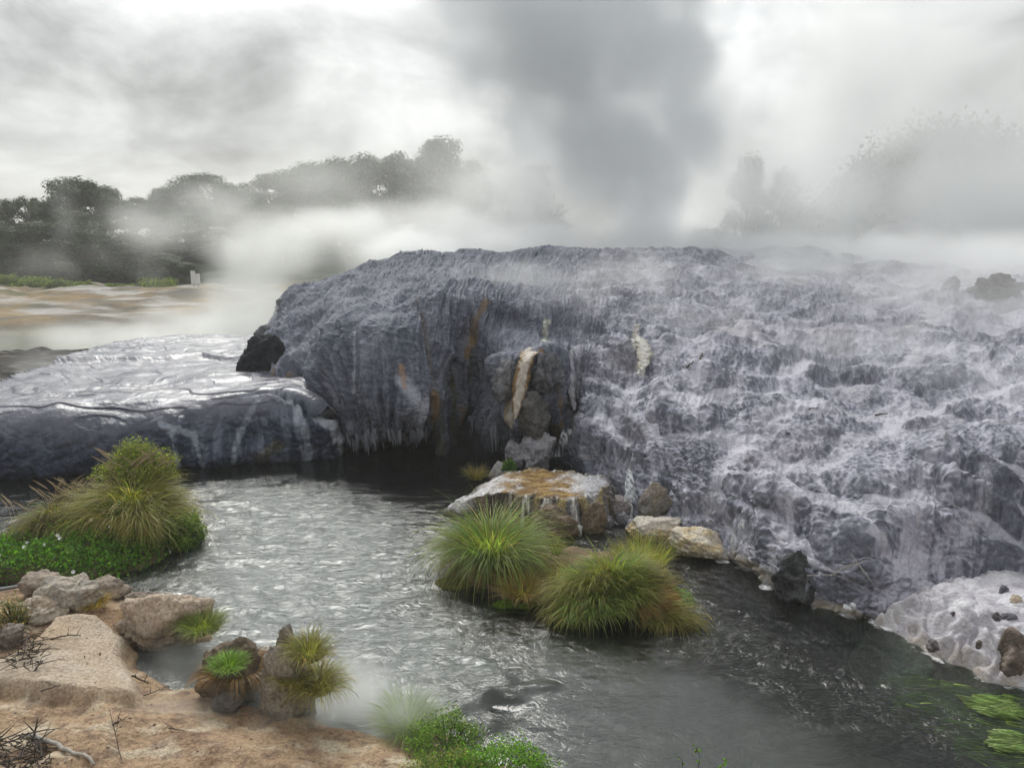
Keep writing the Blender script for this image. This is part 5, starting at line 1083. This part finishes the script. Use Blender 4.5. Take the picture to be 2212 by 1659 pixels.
mc = at_z(10, 790, 1.3); mz = .55 * sstep(1.05, .5, np.hypot(mud[0], mud[1]) + .25 * fbm(MQ * 3, 3)) + .10 * fbm(MQ * 6, 4) - .35
mo = mesh('mud_bank', np.stack([mud[0] * 6.2 - 1.2, mud[1] * 4.6 + 1, mz], -1), grid_faces(120, 120), MAT['soil'], mixc(np.broadcast_to(np.array([.05, .045, .04]), MQ.shape), [.16, .15, .14], sstep(.55, .8, .5 + .5 * fbm(MQ * np.array([6, 12, 1]), 4)))); mo.location = tuple(mc)
tag(mo, 'dark rubbly mud bank between the pool and the silica shelf', kind='structure')

# ------------------------------------------------------------------ steam
def steam_mat(name, albedo, aniso=.25):
    m, nt, out = new_mat(name); v = N(nt, 'ShaderNodeVolumePrincipled'); v.inputs['Color'].default_value = (*albedo, 1); v.inputs['Density'].default_value = 1.; v.inputs['Anisotropy'].default_value = aniso
    v.inputs['Density Attribute'].default_value = 'density'; nt.links.new(v.outputs[0], out.inputs['Volume']); return m
def steam(label, lo, hi, vox, blobs, dens, mat, scale=.25, amp=1.6, bias=.0, soft=.7, stretch=(1, 1, 1), seed=0., detail=4.5, warp=.35):
    g = bpy.data.node_groups.new('steam_field', 'GeometryNodeTree'); g.interface.new_socket('Geometry', in_out='OUTPUT', socket_type='NodeSocketGeometry')
    nd, lk = g.nodes, g.links
    def m(op, a, b=None, c=None, cl=False):
        n = nd.new('ShaderNodeMath'); n.operation = op; n.use_clamp = cl
        for i, x in enumerate((a, b, c)):
            if x is None: continue
            if isinstance(x, (int, float)): n.inputs[i].default_value = x
            else: lk.new(x, n.inputs[i])
        return n.outputs[0]
    def vm(op, a, b):
        n = nd.new('ShaderNodeVectorMath'); n.operation = op
        for i, x in enumerate((a, b)):
            if isinstance(x, (tuple, list, np.ndarray)): n.inputs[i].default_value = tuple(float(q) for q in x)
            else: lk.new(x, n.inputs[i])
        return n
    pos = nd.new('GeometryNodeInputPosition').outputs[0]
    sc = vm('MULTIPLY', pos, stretch).outputs[0]; of = vm('ADD', sc, (seed * 13.7, seed * 7.1, seed * 3.3)).outputs[0]
    nz = nd.new('ShaderNodeTexNoise'); nz.inputs['Scale'].default_value = scale; nz.inputs['Detail'].default_value = detail; nz.inputs['Roughness'].default_value = .55; nz.inputs['Distortion'].default_value = warp; lk.new(of, nz.inputs['Vector'])
    f = None
    for (c, r) in blobs:
        d = vm('DIVIDE', vm('SUBTRACT', pos, c).outputs[0], r).outputs[0]; ln = nd.new('ShaderNodeVectorMath'); ln.operation = 'LENGTH'; lk.new(d, ln.inputs[0])
        e = m('SUBTRACT', 1.0, ln.outputs['Value']); f = e if f is None else m('SMOOTH_MAX', f, e, .25)
    f = m('MAXIMUM', f, -1.5)
    tot = m('ADD', m('ADD', f, m('MULTIPLY', m('SUBTRACT', nz.outputs[0], .5), amp)), bias)
    ms = nd.new('ShaderNodeMapRange'); ms.interpolation_type = 'SMOOTHSTEP'; ms.inputs['From Min'].default_value = 0.; ms.inputs['From Max'].default_value = soft; ms.inputs['To Max'].default_value = dens; lk.new(tot, ms.inputs['Value'])
    vc = nd.new('GeometryNodeVolumeCube'); lk.new(ms.outputs['Result'], vc.inputs['Density']); vc.inputs['Min'].default_value = lo; vc.inputs['Max'].default_value = hi
    for k, ax in enumerate('XYZ'): vc.inputs['Resolution ' + ax].default_value = max(8, int((hi[k] - lo[k]) / vox))
    sm = nd.new('GeometryNodeSetMaterial'); sm.inputs['Material'].default_value = mat; lk.new(vc.outputs[0], sm.inputs[0])
    ou = nd.new('NodeGroupOutput'); lk.new(sm.outputs[0], ou.inputs[0])
    vd = bpy.data.volumes.new('steam'); o = link('steam', vd); md = o.modifiers.new('steam', 'NODES'); md.node_group = g
    vd.materials.append(mat)
    return tag(o, label, kind='stuff')
ST = steam_mat('steam', (.985, .995, .995), .5); STG = steam_mat('shaded_steam', (.885, .905, .925))  # second steam has the column's shading put into a greyer albedo
A = lambda px, py, Y: at_y(px, py, Y)
steam('dark grey column of geyser steam leaning over the terrace', (-16, 42, 3), (34, 70, 38), .42,
      [(A(1392,520,54), (2.6,2.5,2.6)), (A(1370,440,54), (3.8,3,4)), (A(1320,340,54), (5.4,4,5)), (A(1260,240,55), (7.0,5,5.5)), (A(1200,130,55), (8.0,6,6.5)), (A(1150,10,56), (10,7,8)), (A(1430,120,55), (6.5,5,6)), (A(1480,240,55), (4.2,4,5)), (A(1370,10,56), (8,6,6)), (A(1400,330,55), (3.5,3,5))],
      .40, STG, .23, 2.5, -.04, .6, seed=1, detail=7)
steam('white steam drifting off the left end of the terrace over the pool', (-30, 36, .5), (18, 62, 18), .38,
      [(A(640,540,46), (6.5,5,3.2)), (A(800,540,48), (7,5,2.4)), (A(560,640,44), (4.5,5,2.4)), (A(520,710,42), (4,4,1.5)), (A(980,520,50), (8,5,2.4)), (A(740,490,50), (6,5,1.7)), (A(1180,510,52), (8,5,3)), (A(1120,430,54), (6,5,3.2)), (A(960,470,54), (5,4,2.0))],
      .34, ST, .22, 1.9, -.05, .9, stretch=(1, 1, 1.2), seed=2)
steam('white steam rising behind the right of the terrace top', (2, 48, 2), (62, 74, 30), .5,
      [(A(1500,500,58), (7,5,4)), (A(1720,520,58), (9,5,4.2)), (A(2000,480,58), (12,6,5.5)), (A(2280,470,58), (12,6,6)), (A(1830,400,62), (7,6,5)), (A(2150,400,64), (12,6,5)), (A(1950,150,66), (16,6,8)), (A(1530,250,66), (5,6,12)), (A(1740,380,60), (3.5,5,5)), (A(1640,430,58), (6,5,5.5)), (A(2130,330,62), (14,6,7))],
      .30, ST, .14, 1.6, .06, 1.1, seed=3, detail=6)
steam('thin steam curling through the dark wood at the left', (-58, 66, 1), (-18, 80, 16), .5,
      [(A(140,470,74), (1.6,3,4.5)), (A(215,540,73), (2.8,3,3.0)), (A(90,570,72), (5,3,2.4)), (A(320,560,73), (5,3,3)), (A(300,470,76), (3.5,3,2.5)), (A(420,520,73), (6,4,4))],
      .055, ST, .25, 2.4, -.15, .9, seed=4)
steam('low mist over the pool and the shelf', (-34, 27, 1.0), (-6, 50, 5.5), .3,
      [(A(100,800,29), (1.8,1.5,1.3)), (A(300,730,38), (9,5,1.3)), (A(470,700,40), (5,5,1.6)), (A(560,690,30.5), (1.1,1.3,1.6)), (A(450,770,30), (3.5,2,.6)), (A(610,690,30), (.9,1.,1.0))],
      .28, ST, .5, 1.8, -.05, .9, stretch=(1, 1, 1.6), seed=5)
steam('thin veils of steam over the upper terrace', (-2, 15.5, 2.2), (26, 46, 9), .26,
      [(A(1350,590,27), (3,3,1.2)), (A(1250,640,24), (2.2,1.5,1.1)), (A(1650,600,30), (6,4,1.4)), (A(1950,620,28), (7,4,1.5)), (A(2200,640,24), (5,4,1.6)), (A(1900,740,21), (4,2,1.0)), (A(2100,810,18), (3,1.5,.9)), (A(1480,680,24), (3,2,1)), (A(1100,600,27), (4,3,.8))],
      .24, ST, .5, 2.2, -.03, 1.2, stretch=(1, 1, 1.3), seed=6)
steam('white steam rolling low over the crest of the terrace', (-8, 34, 4.4), (36, 50, 10), .3,
      [(A(900,540,43), (4,4,1.2)), (A(1150,530,43), (5,4,1.4)), (A(1400,530,43), (5,4,1.5)), (A(1650,540,42), (5,5,1.2)), (A(1900,550,41), (5,5,1.3)), (A(2150,555,40), (6,6,1.5)), (A(2350,560,40), (6,6,1.6)), (A(1750,575,36), (4,3,.7)), (A(2100,590,34), (4,3,.8))],
      .60, ST, .45, 2.0, .04, 1.1, stretch=(1, 1, 1.4), seed=9)
steam('thin mist in front of the wooded ridge', (-42, 66, 4), (8, 78, 26), .7,
      [(A(440,440,71), (8,5,4)), (A(680,410,71), (9,5,5)), (A(930,370,71), (10,5,7)), (A(1100,370,71), (10,5,7)), (A(330,490,71), (6,5,3)), (A(1000,320,71), (7,5,6))],
      .16, ST, .16, 1.7, .0, 1.2, seed=10)
steam('steam at the foot of the cliff over the dark water', (-6, 17.5, -.1), (3, 23.6, 2.6), .14,
      [(A(1000,960,22.2), (1.2,1,.9)), (A(1030,960,21.6), (.8,.8,.6)), (A(1110,985,20.6), (.5,.5,.35))], .09, ST, .9, 1.8, -.05, .9, seed=7)
steam('steam blowing across the near bank', (-7.2, 7.2, -.05), (.2, 12.4, 2.2), .09,
      [(A(650,1560,8.9), (.9,.6,.42)), (A(560,1470,9.6), (.8,.7,.4)), (A(880,1560,8.7), (.9,.6,.55)), (A(420,1430,10.4), (.9,.7,.35)), (A(740,1500,9.2), (.9,.7,.55)), (A(300,1560,8.8), (1.3,.6,.3)), (A(980,1650,8.0), (.7,.4,.35)), (A(600,1640,8.2), (1.6,.5,.25))],
      3.4, ST, 1.1, 1.8, .03, 1.2, seed=8)

# ------------------------------------------------------------------ air
hm = bpy.data.materials.new('haze'); hm.use_nodes = True; hnt = hm.node_tree; hnt.nodes.clear()
ho = hnt.nodes.new('ShaderNodeOutputMaterial'); hv = hnt.nodes.new('ShaderNodeVolumePrincipled'); hv.inputs['Color'].default_value = (.98, .99, .99, 1); hv.inputs['Density'].default_value = .0011; hnt.links.new(hv.outputs[0], ho.inputs['Volume'])
HV = np.array([(x, y, z) for x in (-235, 235) for y in (-65, 305) for z in (-2., 46.)])
haze = mesh('haze', HV, [(0, 1, 3, 2), (4, 6, 7, 5), (0, 4, 5, 1), (2, 3, 7, 6), (0, 2, 6, 4), (1, 5, 7, 3)], hm, smooth=False)
tag(haze, kind='stuff')
